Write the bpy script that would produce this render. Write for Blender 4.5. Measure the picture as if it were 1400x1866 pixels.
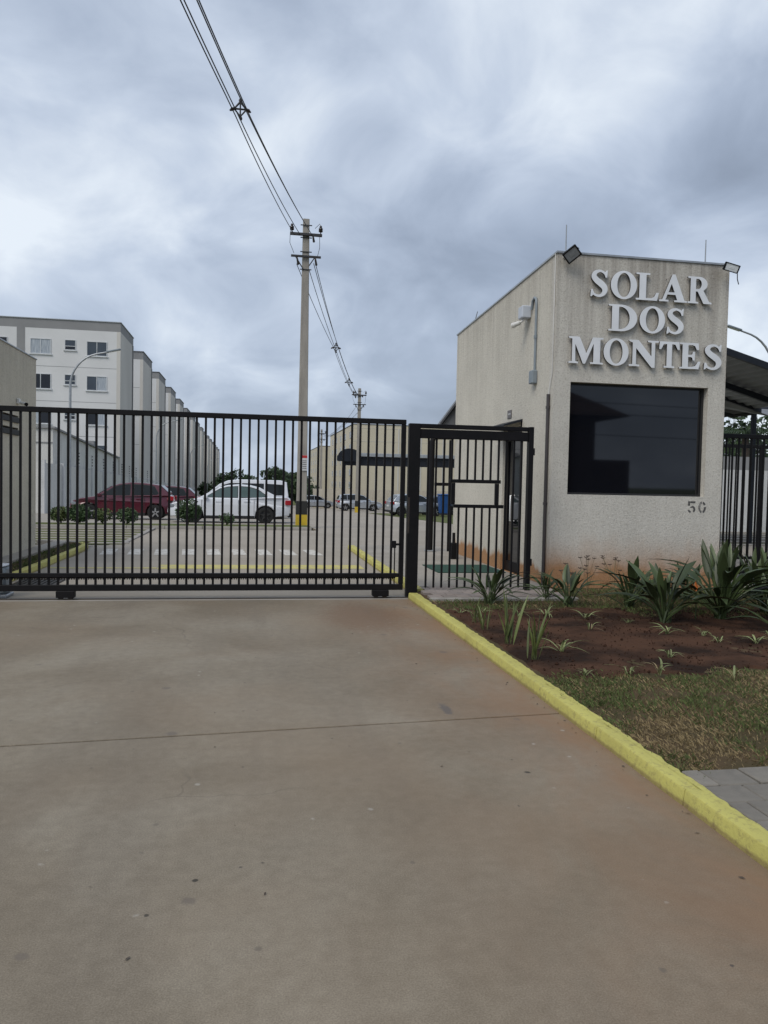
import bpy, bmesh, math, random
from math import sin, cos, pi, radians
from mathutils import Vector, Matrix
from mathutils.geometry import tessellate_polygon

for o in list(bpy.data.objects): bpy.data.objects.remove(o)
SC = bpy.context.scene
COL = SC.collection
rnd = random.Random(7)

# ------------------------------------------------------------------ camera
HC = 1.6
PSI, PITCH, ROLL = 0.17392, math.atan(54/1400), 0.021
cam_d = bpy.data.cameras.new('camera'); cam = bpy.data.objects.new('camera', cam_d); COL.objects.link(cam)
cam_d.sensor_fit = 'HORIZONTAL'; cam_d.sensor_width = 36; cam_d.lens = 36.0
cam_d.clip_start = .05; cam_d.clip_end = 6000
fw = Vector((sin(PSI)*cos(PITCH), cos(PSI)*cos(PITCH), -sin(PITCH)))
r0 = Vector((cos(PSI), -sin(PSI), 0)); u0 = r0.cross(fw)
r1 = r0*cos(ROLL)+u0*sin(ROLL); u1 = u0*cos(ROLL)-r0*sin(ROLL)
M = Matrix.Identity(4)
for i in range(3): M[i][0] = r1[i]; M[i][1] = u1[i]; M[i][2] = -fw[i]
M.translation = (0, 0, HC)
cam.matrix_world = M
SC.camera = cam
SC.render.resolution_x = 768; SC.render.resolution_y = 1024
SC.view_settings.view_transform = 'Standard'; SC.view_settings.look = 'None'
SC.view_settings.gamma = 1; SC.view_settings.use_curve_mapping = False
SC.view_settings.exposure = 0.15

# ------------------------------------------------------------------ world: overcast sky
SUN_EL, SUN_AZ = radians(50), radians(226)     # compass style: from +Y clockwise
W = bpy.data.worlds.new('World'); SC.world = W; W.use_nodes = True
nt = W.node_tree; nt.nodes.clear()
def N(tree, t, **kw):
    n = tree.nodes.new(t)
    for k, v in kw.items(): setattr(n, k, v)
    return n
def math_n(tree, op, a, b=None, clamp=False):
    n = tree.nodes.new('ShaderNodeMath'); n.operation = op; n.use_clamp = clamp
    for i, v in enumerate((a, b)):
        if v is None: continue
        if isinstance(v, (int, float)): n.inputs[i].default_value = v
        else: tree.links.new(v, n.inputs[i])
    return n.outputs[0]
def ramp(tree, fac, stops, interp='LINEAR'):
    n = tree.nodes.new('ShaderNodeValToRGB'); n.color_ramp.interpolation = interp
    e = n.color_ramp.elements
    while len(e) < len(stops): e.new(.5)
    for el, (p, c) in zip(e, stops):
        el.position = p; el.color = (*c, 1) if len(c) == 3 else c
    tree.links.new(fac, n.inputs[0]); return n.outputs[0]
def mix(tree, fac, a, b, mode='MIX'):
    n = tree.nodes.new('ShaderNodeMix'); n.data_type = 'RGBA'; n.blend_type = mode
    for idx, v in ((0, fac), (6, a), (7, b)):
        if isinstance(v, (int, float)): n.inputs[idx].default_value = v
        elif isinstance(v, tuple): n.inputs[idx].default_value = (*v, 1)
        else: tree.links.new(v, n.inputs[idx])
    return n.outputs[2]
def noise(tree, vec, scale, detail=4, rough=.55, dist=0.0):
    n = tree.nodes.new('ShaderNodeTexNoise'); n.inputs['Scale'].default_value = scale
    n.inputs['Detail'].default_value = detail; n.inputs['Roughness'].default_value = rough
    n.inputs['Distortion'].default_value = dist
    if vec is not None: tree.links.new(vec, n.inputs['Vector'])
    return n.outputs['Fac']
def mapping(tree, vec, scale=(1, 1, 1), loc=(0, 0, 0), rot=(0, 0, 0)):
    n = tree.nodes.new('ShaderNodeMapping'); n.inputs['Scale'].default_value = scale
    n.inputs['Location'].default_value = loc; n.inputs['Rotation'].default_value = rot
    tree.links.new(vec, n.inputs['Vector']); return n.outputs[0]

tc = N(nt, 'ShaderNodeTexCoord')
sep = N(nt, 'ShaderNodeSeparateXYZ'); nt.links.new(tc.outputs['Generated'], sep.inputs[0])
zz = math_n(nt, 'MAXIMUM', sep.outputs[2], 0.0)
den = math_n(nt, 'ADD', zz, .55)
px = math_n(nt, 'DIVIDE', sep.outputs[0], den); py = math_n(nt, 'DIVIDE', sep.outputs[1], den)
comb = N(nt, 'ShaderNodeCombineXYZ'); nt.links.new(px, comb.inputs[0]); nt.links.new(py, comb.inputs[1])
cl1 = noise(nt, mapping(nt, comb.outputs[0], (1, 1, 1), (10.9, -26.2, 0)), 1.7, 2, .4, .6)
cl2 = noise(nt, mapping(nt, comb.outputs[0], (1, 1, 1), (15.5, 5.5, 2)), 5.4, 8, .52, .4)
cl = math_n(nt, 'ADD', math_n(nt, 'MULTIPLY', cl1, .62), math_n(nt, 'MULTIPLY', cl2, .38))
cloud = ramp(nt, cl, [(.30, (.235, .28, .36)), (.40, (.315, .375, .48)), (.475, (.405, .475, .595)), (.545, (.54, .615, .735)), (.64, (.78, .845, .92))])
sky = N(nt, 'ShaderNodeTexSky', sky_type='NISHITA', sun_disc=False)
sky.sun_elevation = SUN_EL; sky.sun_rotation = SUN_AZ; sky.air_density = 1; sky.dust_density = 2
skys = mix(nt, 1.0, sky.outputs[0], (.1, .1, .1), 'MULTIPLY')
tot = mix(nt, .9, skys, cloud)
bg = N(nt, 'ShaderNodeBackground'); nt.links.new(tot, bg.inputs[0]); bg.inputs[1].default_value = 1.0
out = N(nt, 'ShaderNodeOutputWorld'); nt.links.new(bg.outputs[0], out.inputs[0])

sun_d = bpy.data.lights.new('sun', 'SUN'); sun = bpy.data.objects.new('sun', sun_d); COL.objects.link(sun)
sun_d.energy = 1.7; sun_d.angle = radians(30); sun_d.color = (1, .95, .86)
sd = Vector((sin(SUN_AZ)*cos(SUN_EL), cos(SUN_AZ)*cos(SUN_EL), sin(SUN_EL)))
sun.rotation_euler = sd.to_track_quat('Z', 'Y').to_euler(); sun.location = (0, -20, 40)

# ------------------------------------------------------------------ materials
MATS = {}
def mat(name, col, rough=.6, metal=0, c2=None, nscale=3, namt=.5, bump=0, bscale=60, spec=.5, stretch=(1, 1, 1), coat=0, rand=0, attr=None, detail=5):
    m = bpy.data.materials.new(name); m.use_nodes = True; t = m.node_tree
    b = t.nodes['Principled BSDF']
    b.inputs['Roughness'].default_value = rough; b.inputs['Metallic'].default_value = metal
    b.inputs['Specular IOR Level'].default_value = spec
    if coat: b.inputs['Coat Weight'].default_value = coat; b.inputs['Coat Roughness'].default_value = .05
    g = N(t, 'ShaderNodeTexCoord')
    vec = mapping(t, g.outputs['Object'], stretch)
    if c2 is None: c2 = tuple(x*.78 for x in col)
    f = noise(t, vec, nscale, detail)
    lo, hi = .5-.25*(1.2-namt), .5+.25*(1.2-namt)
    c = ramp(t, f, [(max(0, lo), col), (min(1, hi), c2)])
    if rand:
        oi = N(t, 'ShaderNodeObjectInfo')
        k = math_n(t, 'ADD', math_n(t, 'MULTIPLY', oi.outputs['Random'], rand*2), 1-rand)
        v = N(t, 'ShaderNodeVectorMath', operation='SCALE'); t.links.new(c, v.inputs[0]); t.links.new(k, v.inputs['Scale'])
        c = v.outputs[0]
    if attr:
        a = N(t, 'ShaderNodeAttribute'); a.attribute_name = attr
        c = mix(t, 1.0, c, a.outputs['Color'], 'MULTIPLY')
    t.links.new(c, b.inputs['Base Color'])
    if bump:
        bn = N(t, 'ShaderNodeBump'); bn.inputs['Strength'].default_value = bump; bn.inputs['Distance'].default_value = .01
        t.links.new(noise(t, g.outputs['Object'], bscale, 5, .65), bn.inputs['Height'])
        t.links.new(bn.outputs[0], b.inputs['Normal'])
    MATS[name] = m; return m

def mat_concrete():
    m = bpy.data.materials.new('driveway_concrete'); m.use_nodes = True; t = m.node_tree; b = t.nodes['Principled BSDF']
    g = N(t, 'ShaderNodeTexCoord'); v = g.outputs['Object']
    s = N(t, 'ShaderNodeSeparateXYZ'); t.links.new(v, s.inputs[0])
    c = ramp(t, noise(t, v, .55, 5, .6, .4), [(.36, (.178, .146, .104)), (.52, (.224, .190, .142)), (.66, (.268, .236, .184))])
    # long streaks from traffic, running along the road
    st = noise(t, mapping(t, v, (1.5, .16, 1)), 1.0, 5, .6)
    c = mix(t, math_n(t, 'MULTIPLY', ramp(t, st, [(.46, (0, 0, 0)), (.68, (1, 1, 1))]), .55), c, (.165, .138, .105))
    # fine grain
    gr = noise(t, v, 160, 3, .7)
    c = mix(t, 1.0, c, ramp(t, gr, [(.32, (.72, .71, .70)), (.68, (1.22, 1.22, 1.22))]), 'MULTIPLY')
    mg = noise(t, v, 14, 6, .7)
    c = mix(t, 1.0, c, ramp(t, mg, [(.36, (.90, .89, .88)), (.64, (1.07, 1.07, 1.07))]), 'MULTIPLY')
    # red earth washed off the bed, gathered along the kerb
    ke = N(t, 'ShaderNodeMapRange'); ke.inputs[1].default_value = .2; ke.inputs[2].default_value = 2.25; ke.clamp = True
    t.links.new(s.outputs[0], ke.inputs[0])
    k2 = math_n(t, 'POWER', ke.outputs[0], 2.0)
    en = noise(t, mapping(t, v, (1.6, .8, 1)), 1.1, 6, .65, .5)
    em = math_n(t, 'MULTIPLY', k2, ramp(t, en, [(.32, (.1, .1, .1)), (.62, (1, 1, 1))]))
    c = mix(t, math_n(t, 'MULTIPLY', em, .85), c, (.235, .132, .07))
    # broad earth film in the wheel area before the gate
    e2 = noise(t, v, .33, 4, .5)
    c = mix(t, math_n(t, 'MULTIPLY', ramp(t, e2, [(.47, (0, 0, 0)), (.66, (1, 1, 1))]), .42), c, (.235, .17, .11))
    # drips and spots
    def spots(scale, size, dens, col, amt, off):
        nonlocal c
        vo = N(t, 'ShaderNodeTexVoronoi'); vo.inputs['Scale'].default_value = scale; vo.inputs['Randomness'].default_value = 1
        wv = mapping(t, v, (1, 1, 1), (off, off*.7, 0)); t.links.new(wv, vo.inputs['Vector'])
        d = math_n(t, 'ADD', vo.outputs['Distance'], math_n(t, 'MULTIPLY', math_n(t, 'SUBTRACT', noise(t, wv, scale*6, 3), .5), size*1.3))
        near = ramp(t, d, [(size*.55, (1, 1, 1)), (size, (0, 0, 0))])
        cs = N(t, 'ShaderNodeSeparateColor'); t.links.new(vo.outputs['Color'], cs.inputs[0])
        pick = math_n(t, 'LESS_THAN', cs.outputs[0], dens)
        c = mix(t, math_n(t, 'MULTIPLY', math_n(t, 'MULTIPLY', near, pick), amt), c, col)
    spots(1.6, .075, .35, (.12, .10, .085), .6, 1.3)
    spots(4.5, .08, .22, (.105, .09, .075), .55, 5.1)
    spots(11, .10, .05, (.06, .05, .045), .8, 2.2)
    spots(7, .12, .12, (.42, .40, .36), .45, 9.4)
    ve = N(t, 'ShaderNodeTexVoronoi'); ve.feature = 'DISTANCE_TO_EDGE'; ve.inputs['Scale'].default_value = .42
    wn = N(t, 'ShaderNodeTexNoise'); wn.inputs['Scale'].default_value = 2.5; wn.inputs['Detail'].default_value = 6; t.links.new(v, wn.inputs['Vector'])
    av = N(t, 'ShaderNodeVectorMath', operation='MULTIPLY_ADD'); t.links.new(wn.outputs['Color'], av.inputs[0]); av.inputs[1].default_value = (.35, .35, 0); t.links.new(v, av.inputs[2])
    t.links.new(av.outputs[0], ve.inputs['Vector'])
    ck = math_n(t, 'MULTIPLY', ramp(t, ve.outputs['Distance'], [(.0012, (1, 1, 1)), (.0032, (0, 0, 0))]), ramp(t, noise(t, v, .45, 3), [(.5, (0, 0, 0)), (.6, (1, 1, 1))]))
    c = mix(t, math_n(t, 'MULTIPLY', ck, .5), c, (.09, .075, .06))
    def stain(x, y, rx, ry, col, amt):
        nonlocal c
        mp = mapping(t, v, (1/rx, 1/ry, 0), (-x/rx, -y/ry, 0))
        ln = N(t, 'ShaderNodeVectorMath', operation='LENGTH'); t.links.new(mp, ln.inputs[0])
        d = math_n(t, 'ADD', ln.outputs['Value'], math_n(t, 'MULTIPLY', math_n(t, 'SUBTRACT', noise(t, v, 18, 4, .65), .5), 1.6))
        c = mix(t, math_n(t, 'MULTIPLY', ramp(t, d, [(.55, (1, 1, 1)), (1.0, (0, 0, 0))]), amt), c, col)
    stain(1.394, 5.24, .045, .16, (.10, .09, .085), .75); stain(-.19, 3.08, .012, .012, (.03, .025, .02), .9)
    stain(-.21, 2.93, .035, .03, (.12, .10, .085), .6); stain(-.72, 2.66, .03, .025, (.12, .10, .085), .55); stain(1.55, 4.02, .02, .02, (.03, .025, .02), .85)
    stain(-.35, 2.85, .012, .012, (.03, .025, .02), .8); stain(1.35, 9.0, .6, 1.1, (.16, .09, .05), .5)
    t.links.new(c, b.inputs['Base Color'])
    b.inputs['Roughness'].default_value = .72; b.inputs['Specular IOR Level'].default_value = .35
    bn = N(t, 'ShaderNodeBump'); bn.inputs['Strength'].default_value = .22; bn.inputs['Distance'].default_value = .006
    h = math_n(t, 'ADD', noise(t, v, 90, 4, .7), math_n(t, 'MULTIPLY', noise(t, v, 9, 4), 1.2))
    t.links.new(h, bn.inputs['Height']); t.links.new(bn.outputs[0], b.inputs['Normal'])
    MATS['concrete'] = m
mat_concrete()

def mat_stucco(name, light, dark, soil_top, streak=.55, top=None):
    m = bpy.data.materials.new(name); m.use_nodes = True; t = m.node_tree; b = t.nodes['Principled BSDF']
    g = N(t, 'ShaderNodeTexCoord'); v = g.outputs['Object']
    s = N(t, 'ShaderNodeSeparateXYZ'); t.links.new(v, s.inputs[0])
    c = ramp(t, noise(t, v, 1.1, 5), [(.35, light), (.7, tuple(x*.88 for x in light))])
    # rain streaks, stronger below the coping
    st = noise(t, mapping(t, v, (7, 7, .28)), 1.0, 5, .7)
    sm = ramp(t, st, [(.42, (0, 0, 0)), (.66, (1, 1, 1))])
    if top:
        mr = N(t, 'ShaderNodeMapRange'); mr.inputs[1].default_value = top-2.6; mr.inputs[2].default_value = top; mr.clamp = True
        t.links.new(s.outputs[2], mr.inputs[0])
        wt = math_n(t, 'ADD', math_n(t, 'MULTIPLY', math_n(t, 'POWER', mr.outputs[0], 1.4), .85), .12)
        sm = math_n(t, 'ADD', math_n(t, 'MULTIPLY', sm, wt), math_n(t, 'MULTIPLY', math_n(t, 'POWER', mr.outputs[0], 3.0), .35), True)
    c = mix(t, math_n(t, 'MULTIPLY', sm, streak), c, dark)
    # splash of red earth above the soil line
    if soil_top:
        mr = N(t, 'ShaderNodeMapRange'); mr.inputs[1].default_value = soil_top; mr.inputs[2].default_value = .05; mr.clamp = True
        t.links.new(math_n(t, 'ADD', s.outputs[2], math_n(t, 'MULTIPLY', noise(t, mapping(t, v, (2, 2, 1)), 1.6, 5), -.5)), mr.inputs[0])
        c = mix(t, math_n(t, 'MULTIPLY', math_n(t, 'POWER', mr.outputs[0], 1.8), .92), c, (.40, .20, .085))
    pit = noise(t, v, 42, 5, .8)
    c = mix(t, 1.0, c, ramp(t, pit, [(.33, (.66, .64, .62)), (.50, (1, 1, 1))]), 'MULTIPLY')
    t.links.new(c, b.inputs['Base Color']); b.inputs['Roughness'].default_value = .9; b.inputs['Specular IOR Level'].default_value = .2
    bn = N(t, 'ShaderNodeBump'); bn.inputs['Strength'].default_value = .9; bn.inputs['Distance'].default_value = .014
    t.links.new(math_n(t, 'ADD', noise(t, v, 34, 6, .75), math_n(t, 'MULTIPLY', noise(t, v, 120, 3, .7), .5)), bn.inputs['Height'])
    t.links.new(bn.outputs[0], b.inputs['Normal'])
    MATS[name] = m
mat_stucco('stucco_front', (.68, .65, .585), (.24, .21, .185), .70, .62, 5.05)
mat_stucco('stucco_side', (.69, .655, .575), (.32, .28, .235), .18, .42, 5.0)
mat_stucco('stucco_left', (.66, .61, .50), (.36, .32, .26), 0, .4, 3.95)
mat_stucco('stucco_far', (.70, .69, .66), (.40, .39, .37), 0, .35)
mat_stucco('stucco_white', (.66, .66, .66), (.45, .45, .45), 0, .25)
mat_stucco('stucco_cream', (.62, .57, .47), (.42, .37, .30), 0, .3)

def mat_yellow():
    m = bpy.data.materials.new('yellow_kerb_paint'); m.use_nodes = True; t = m.node_tree; b = t.nodes['Principled BSDF']
    g = N(t, 'ShaderNodeTexCoord'); v = g.outputs['Object']
    c = ramp(t, noise(t, v, 2.5, 5), [(.3, (.53, .49, .13)), (.7, (.43, .39, .105))])
    d = ramp(t, noise(t, v, 26, 6, .75), [(.52, (0, 0, 0)), (.64, (1, 1, 1))])
    c = mix(t, math_n(t, 'MULTIPLY', d, .6), c, (.27, .225, .085))
    w = ramp(t, noise(t, v, 7, 8, .75), [(.57, (0, 0, 0)), (.66, (1, 1, 1))])
    c = mix(t, math_n(t, 'MULTIPLY', w, .65), c, (.17, .12, .065))
    sz = N(t, 'ShaderNodeSeparateXYZ'); t.links.new(v, sz.inputs[0])
    ft_ = N(t, 'ShaderNodeMapRange'); ft_.inputs[1].default_value = .014; ft_.inputs[2].default_value = .0; ft_.clamp = True
    t.links.new(math_n(t, 'SUBTRACT', sz.outputs[2], math_n(t, 'MULTIPLY', noise(t, v, 9, 5, .7), .03)), ft_.inputs[0])
    c = mix(t, math_n(t, 'MULTIPLY', ft_.outputs[0], .6), c, (.16, .10, .05))
    t.links.new(c, b.inputs['Base Color']); b.inputs['Roughness'].default_value = .75
    bn = N(t, 'ShaderNodeBump'); bn.inputs['Strength'].default_value = .6; bn.inputs['Distance'].default_value = .01
    t.links.new(noise(t, v, 45, 5, .7), bn.inputs['Height']); t.links.new(bn.outputs[0], b.inputs['Normal'])
    MATS['yellow'] = m
mat_yellow()
def mat_worn(name, col, base, thr):
    m = bpy.data.materials.new(name); m.use_nodes = True; t = m.node_tree; b = t.nodes['Principled BSDF']
    g = N(t, 'ShaderNodeTexCoord'); v = g.outputs['Object']
    d = ramp(t, noise(t, v, 7, 6, .72), [(thr, (0, 0, 0)), (thr+.12, (1, 1, 1))])
    t.links.new(mix(t, d, col, base), b.inputs['Base Color']); b.inputs['Roughness'].default_value = .75
    MATS[name] = m
mat_worn('worn_white', (.58, .555, .51), (.36, .325, .28), .47)
mat_worn('worn_yellow', (.50, .44, .13), (.35, .31, .22), .50)
mat_worn('stencil_grey', (.085, .082, .08), (.35, .33, .30), .60)

mat('black_paint', (.006, .006, .007), .5, 0, (.010, .009, .010), 6, spec=.18)
mat('rust_black', (.02, .018, .017), .6, 0, (.045, .03, .022), 14)
mat('aluminium', (.88, .88, .88), .34, .3, (.78, .78, .78), 4)
mat('letter_side_shade', (.13, .125, .12), .5, .5)  # darker than the letter face: shade and dark reflections put into the colour
mat('dark_glass', (.005, .006, .009), .03, 0, (.005, .006, .009), 1, spec=.62)
mat('window_frame', (.02, .02, .022), .4)
mat('galv', (.40, .42, .44), .45, .5, (.30, .32, .34), 8)
mat('grey_plastic', (.23, .27, .30), .5, 0, (.19, .22, .25), 5)
mat('pale_plastic', (.52, .56, .62), .45, 0, (.45, .48, .54), 5)
mat('white_plastic', (.74, .73, .70), .4)
mat('dark_pipe', (.045, .042, .045), .45, 0, (.07, .06, .06), 6)
mat('lens_glass', (.30, .31, .32), .08, 0, (.24, .25, .26), 20)
mat('lamp_diffuser', (.88, .90, .92), .15, 0, (.84, .87, .90), 5)
mat('plaque', (.16, .15, .15), .5)
mat('plaque_text', (.65, .65, .65), .5)
mat('soil', (.026, .016, .012), .95, 0, (.078, .041, .026), 1.8, .8, 1.0, 26, spec=.08, detail=9)
mat('clod', (.062, .031, .020), .95, 0, (.040, .021, .014), 8, .5, 1.0, 40, spec=.1, rand=.3)
mat('lawn_earth', (.10, .066, .040), .95, 0, (.065, .055, .028), 2.2, .6, .8, 60, spec=.1, detail=8)
mat('verge', (.085, .115, .038), .95, 0, (.125, .125, .055), 1.5, .5, .8, 30, spec=.1)
mat('grass_blade', (.9, .9, .9), .75, 0, (1, 1, 1), 3, attr='Col', spec=.2)
mat('leaf_dark', (.028, .046, .016), .45, 0, (.062, .084, .032), 3, .4, rand=.5, spec=.4)
mat('leaf_mid', (.075, .105, .03), .5, 0, (.13, .15, .05), 6, .4, rand=.35)
mat('leaf_pale', (.27, .29, .13), .6, 0, (.15, .19, .07), 40, .4, rand=.25)
mat('leaf_dry', (.24, .19, .10), .7, 0, (.16, .12, .06), 20, rand=.3)
mat('flower_orange', (.62, .16, .02), .5)
mat('bark', (.10, .075, .055), .9, 0, (.06, .045, .035), 6, .5, .8, 30)
mat('tree_leaf', (.022, .042, .016), .6, 0, (.042, .068, .024), .9, .6, spec=.3)
mat('shrub_leaf', (.022, .048, .014), .55, 0, (.05, .085, .025), 6, .6, spec=.35)
mat('shrub_pale', (.09, .10, .03), .6, 0, (.05, .085, .025), 6, .6, spec=.3)
mat('paver', (.215, .195, .165), .85, 0, (.165, .15, .128), 9, .5, .5, 70, rand=.14)
mat('paver_pink', (.27, .225, .20), .85, 0, (.21, .18, .165), 9, .5, .5, 70, rand=.12)
mat('joint_dirt', (.045, .035, .025), .95, 0, (.03, .025, .02), 20)
mat('path_concrete', (.33, .30, .26), .8, 0, (.25, .225, .19), 1.2, .5, .3, 60)
mat('inner_road', (.335, .295, .245), .8, 0, (.27, .235, .19), .5, .4, .25, 60)
mat('kerb_concrete', (.33, .31, .28), .85, 0, (.24, .22, .20), 4, .5, .5, 50)
mat('asphalt', (.05, .05, .052), .9, 0, (.07, .068, .066), 3, .5, .6, 80)
mat('pole_concrete', (.35, .325, .29), .9, 0, (.26, .24, .215), 2.0, .5, .4, 40, stretch=(3, 3, .6))
mat('pole_yellow', (.60, .42, .03), .7)
mat('pole_black', (.02, .02, .02), .7)
mat('iron_dark', (.035, .035, .04), .6)
mat('porcelain', (.03, .022, .02), .25)
mat('cable', (.02, .02, .023), .6)
mat('facade_white', (.68, .68, .685), .85, 0, (.61, .61, .615), .35, .4, .2, 30)
mat('facade_grey', (.27, .27, .275), .85, 0, (.22, .22, .225), .6, .4)
mat('facade_beige', (.60, .575, .54), .85, 0, (.50, .48, .45), .25, .5, 0, 30, stretch=(1, 1, .3))
mat('facade_cream', (.60, .54, .42), .85, 0, (.52, .46, .36), .15, .4)
mat('roof_grey', (.16, .16, .17), .7)
mat('pane', (.035, .045, .06), .06, 0, (.05, .065, .085), .7, spec=.7)
mat('pane_dark', (.012, .014, .02), .08, spec=.6)
mat('curtain', (.46, .50, .54), .8, 0, (.26, .30, .36), 5, .8, stretch=(6, 1, .3))
mat('alu_white', (.62, .64, .66), .5)
mat('corrugated', (.19, .195, .21), .45, .3, (.15, .155, .17), 3)
mat('canopy_frame', (.014, .017, .024), .5, spec=.25)
mat('canopy_panel', (.17, .175, .185), .6)
mat('car_red', (.085, .006, .018), .28, .15, (.075, .005, .016), 2, coat=.8)
mat('car_white', (.66, .68, .72), .3, 0, (.64, .66, .70), 2, coat=.7)
mat('car_silver', (.42, .44, .47), .3, .55, (.40, .42, .45), 2, coat=.7)
mat('car_black', (.012, .012, .015), .25, .1, coat=.8)
mat('car_glass', (.008, .010, .011), .08, 0, (.012, .016, .016), 1, spec=.4)
mat('car_glass_green', (.075, .115, .11), .05, 0, (.06, .09, .09), 1, spec=.7)
mat('tyre', (.013, .013, .013), .85)
mat('rim_silver', (.45, .45, .46), .35, .7)
mat('rim_dark', (.03, .03, .03), .5)
mat('car_trim', (.014, .014, .015), .6)
mat('tail_red', (.38, .01, .02), .2, coat=.5)
mat('head_clear', (.35, .38, .42), .1, .2)
mat('bin_blue', (.012, .075, .26), .45)
mat('door_mat', (.012, .05, .035), .95, 0, (.02, .065, .045), 30, bump=.6, bscale=200)
mat('sign_white', (.66, .66, .66), .5)
mat('sign_red', (.5, .03, .03), .5)
mat('brick_house', (.10, .06, .045), .9, 0, (.07, .045, .035), 2)
mat('roof_tile', (.07, .035, .025), .85, 0, (.05, .028, .02), 3)

# ------------------------------------------------------------------ mesh helpers
class MB:
    def __init__(s): s.v = []; s.f = []
    def add(s, vs, fs):
        k = len(s.v); s.v += [tuple(p) for p in vs]; s.f += [tuple(i+k for i in q) for q in fs]; return s
    def box(s, x0, x1, y0, y1, z0, z1):
        return s.add([(x0,y0,z0),(x1,y0,z0),(x1,y1,z0),(x0,y1,z0),(x0,y0,z1),(x1,y0,z1),(x1,y1,z1),(x0,y1,z1)],
                     [(0,3,2,1),(4,5,6,7),(0,1,5,4),(1,2,6,5),(2,3,7,6),(3,0,4,7)])
    def bbox(s, x0, x1, y0, y1, z0, z1, b=.006):
        # box with chamfered upper and vertical edges
        b = min(b, (x1-x0)*.4, (y1-y0)*.4, (z1-z0)*.4)
        def ring(i, z): return [(x0+i,y0+b+0*i,z),(x0+b,y0+i,z),(x1-b,y0+i,z),(x1-i,y0+b,z),(x1-i,y1-b,z),(x1-b,y1-i,z),(x0+b,y1-i,z),(x0+i,y1-b,z)]
        def inner(z): return [(x0+b,y0+b,z),(x0+b,y0+b,z),(x1-b,y0+b,z),(x1-b,y0+b,z),(x1-b,y1-b,z),(x1-b,y1-b,z),(x0+b,y1-b,z),(x0+b,y1-b,z)]
        R0 = ring(0, z0+b); R1 = ring(0, z1-b)
        top = [(x0+b,y0+b,z1),(x1-b,y0+b,z1),(x1-b,y1-b,z1),(x0+b,y1-b,z1)]
        bot = [(x0+b,y0+b,z0),(x1-b,y0+b,z0),(x1-b,y1-b,z0),(x0+b,y1-b,z0)]
        vs = R0+R1+top+bot; fs = []
        for i in range(8):
            j = (i+1) % 8; fs.append((i, j, 8+j, 8+i))
        c = [0,0,1,1,2,2,3,3]
        for i in range(8):
            j = (i+1) % 8
            if c[i] == c[j]: fs.append((8+i, 8+j, 16+c[i])); fs.append((j, i, 20+c[i]))
            else: fs.append((8+i, 8+j, 16+c[j], 16+c[i])); fs.append((j, i, 20+c[i], 20+c[j]))
        fs += [(16,17,18,19), (23,22,21,20)]
        return s.add(vs, fs)
    def tube(s, pts, r, n=8, cap=True):
        pts = [Vector(p) for p in pts]; m = len(pts)
        rs = r if isinstance(r, (list, tuple)) else [r]*m
        vs = []; fs = []
        up = Vector((0, 0, 1))
        prev = None
        for i, p in enumerate(pts):
            d = (pts[min(i+1, m-1)]-pts[max(i-1, 0)])
            if d.length < 1e-9: d = Vector((0, 0, 1))
            d.normalize()
            if prev is None:
                a = d.cross(up if abs(d.z) < .95 else Vector((1, 0, 0))).normalized()
            else:
                a = (prev-d*prev.dot(d)); a.normalize()
            prev = a; b = d.cross(a)
            for k in range(n):
                t = 2*pi*k/n; vs.append(p+(a*cos(t)+b*sin(t))*rs[i])
        for i in range(m-1):
            for k in range(n):
                k2 = (k+1) % n; fs.append((i*n+k, i*n+k2, (i+1)*n+k2, (i+1)*n+k))
        if cap:
            fs.append(tuple(range(n-1, -1, -1))); fs.append(tuple((m-1)*n+k for k in range(n)))
        return s.add(vs, fs)
    def poly(s, loops, origin, ux, uy, un, depth, back=True):
        """extrude a 2-D polygon with holes: loops[0] outer; front face at origin+un*depth"""
        o = Vector(origin); ux = Vector(ux); uy = Vector(uy); un = Vector(un)
        flat = [p for l in loops for p in l]
        tris = tessellate_polygon([[Vector((p[0], p[1], 0)) for p in l] for l in loops])
        n = len(flat)
        vs = [o+ux*p[0]+uy*p[1]+un*depth for p in flat]+[o+ux*p[0]+uy*p[1] for p in flat]
        fs = []
        for a, b, c in tris:
            A, B, C = flat[a], flat[b], flat[c]
            cr = (B[0]-A[0])*(C[1]-A[1])-(B[1]-A[1])*(C[0]-A[0])
            if ux.cross(uy).dot(un) < 0: cr = -cr
            q = (a, b, c) if cr > 0 else (a, c, b)
            fs.append(q)
            if back: fs.append((q[0]+n, q[2]+n, q[1]+n))
        k = 0
        for l in loops:
            for i in range(len(l)):
                a, b = k+i, k+(i+1) % len(l); fs.append((a, b, b+n, a+n))
            k += len(l)
        return s.add(vs, fs)
    def prism(s, pts, x0, x1, axis='x'):
        loops = [pts]
        if axis == 'x': return s.poly(loops, (x0,0,0), (0,1,0), (0,0,1), (1,0,0), x1-x0)
        if axis == 'y': return s.poly(loops, (0,x0,0), (1,0,0), (0,0,1), (0,1,0), x1-x0)
        return s.poly(loops, (0,0,x0), (1,0,0), (0,1,0), (0,0,1), x1-x0)
    def lathe(s, prof, origin=(0,0,0), n=16, axis=(0,0,1)):
        ax = Vector(axis).normalized(); a = ax.cross(Vector((1,0,0)) if abs(ax.x) < .9 else Vector((0,1,0))).normalized(); b = ax.cross(a)
        o = Vector(origin); vs = []; fs = []
        for r, h in prof:
            for k in range(n):
                t = 2*pi*k/n; vs.append(o+ax*h+(a*cos(t)+b*sin(t))*r)
        for i in range(len(prof)-1):
            for k in range(n):
                k2 = (k+1) % n; fs.append((i*n+k, i*n+k2, (i+1)*n+k2, (i+1)*n+k))
        return s.add(vs, fs)
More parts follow.
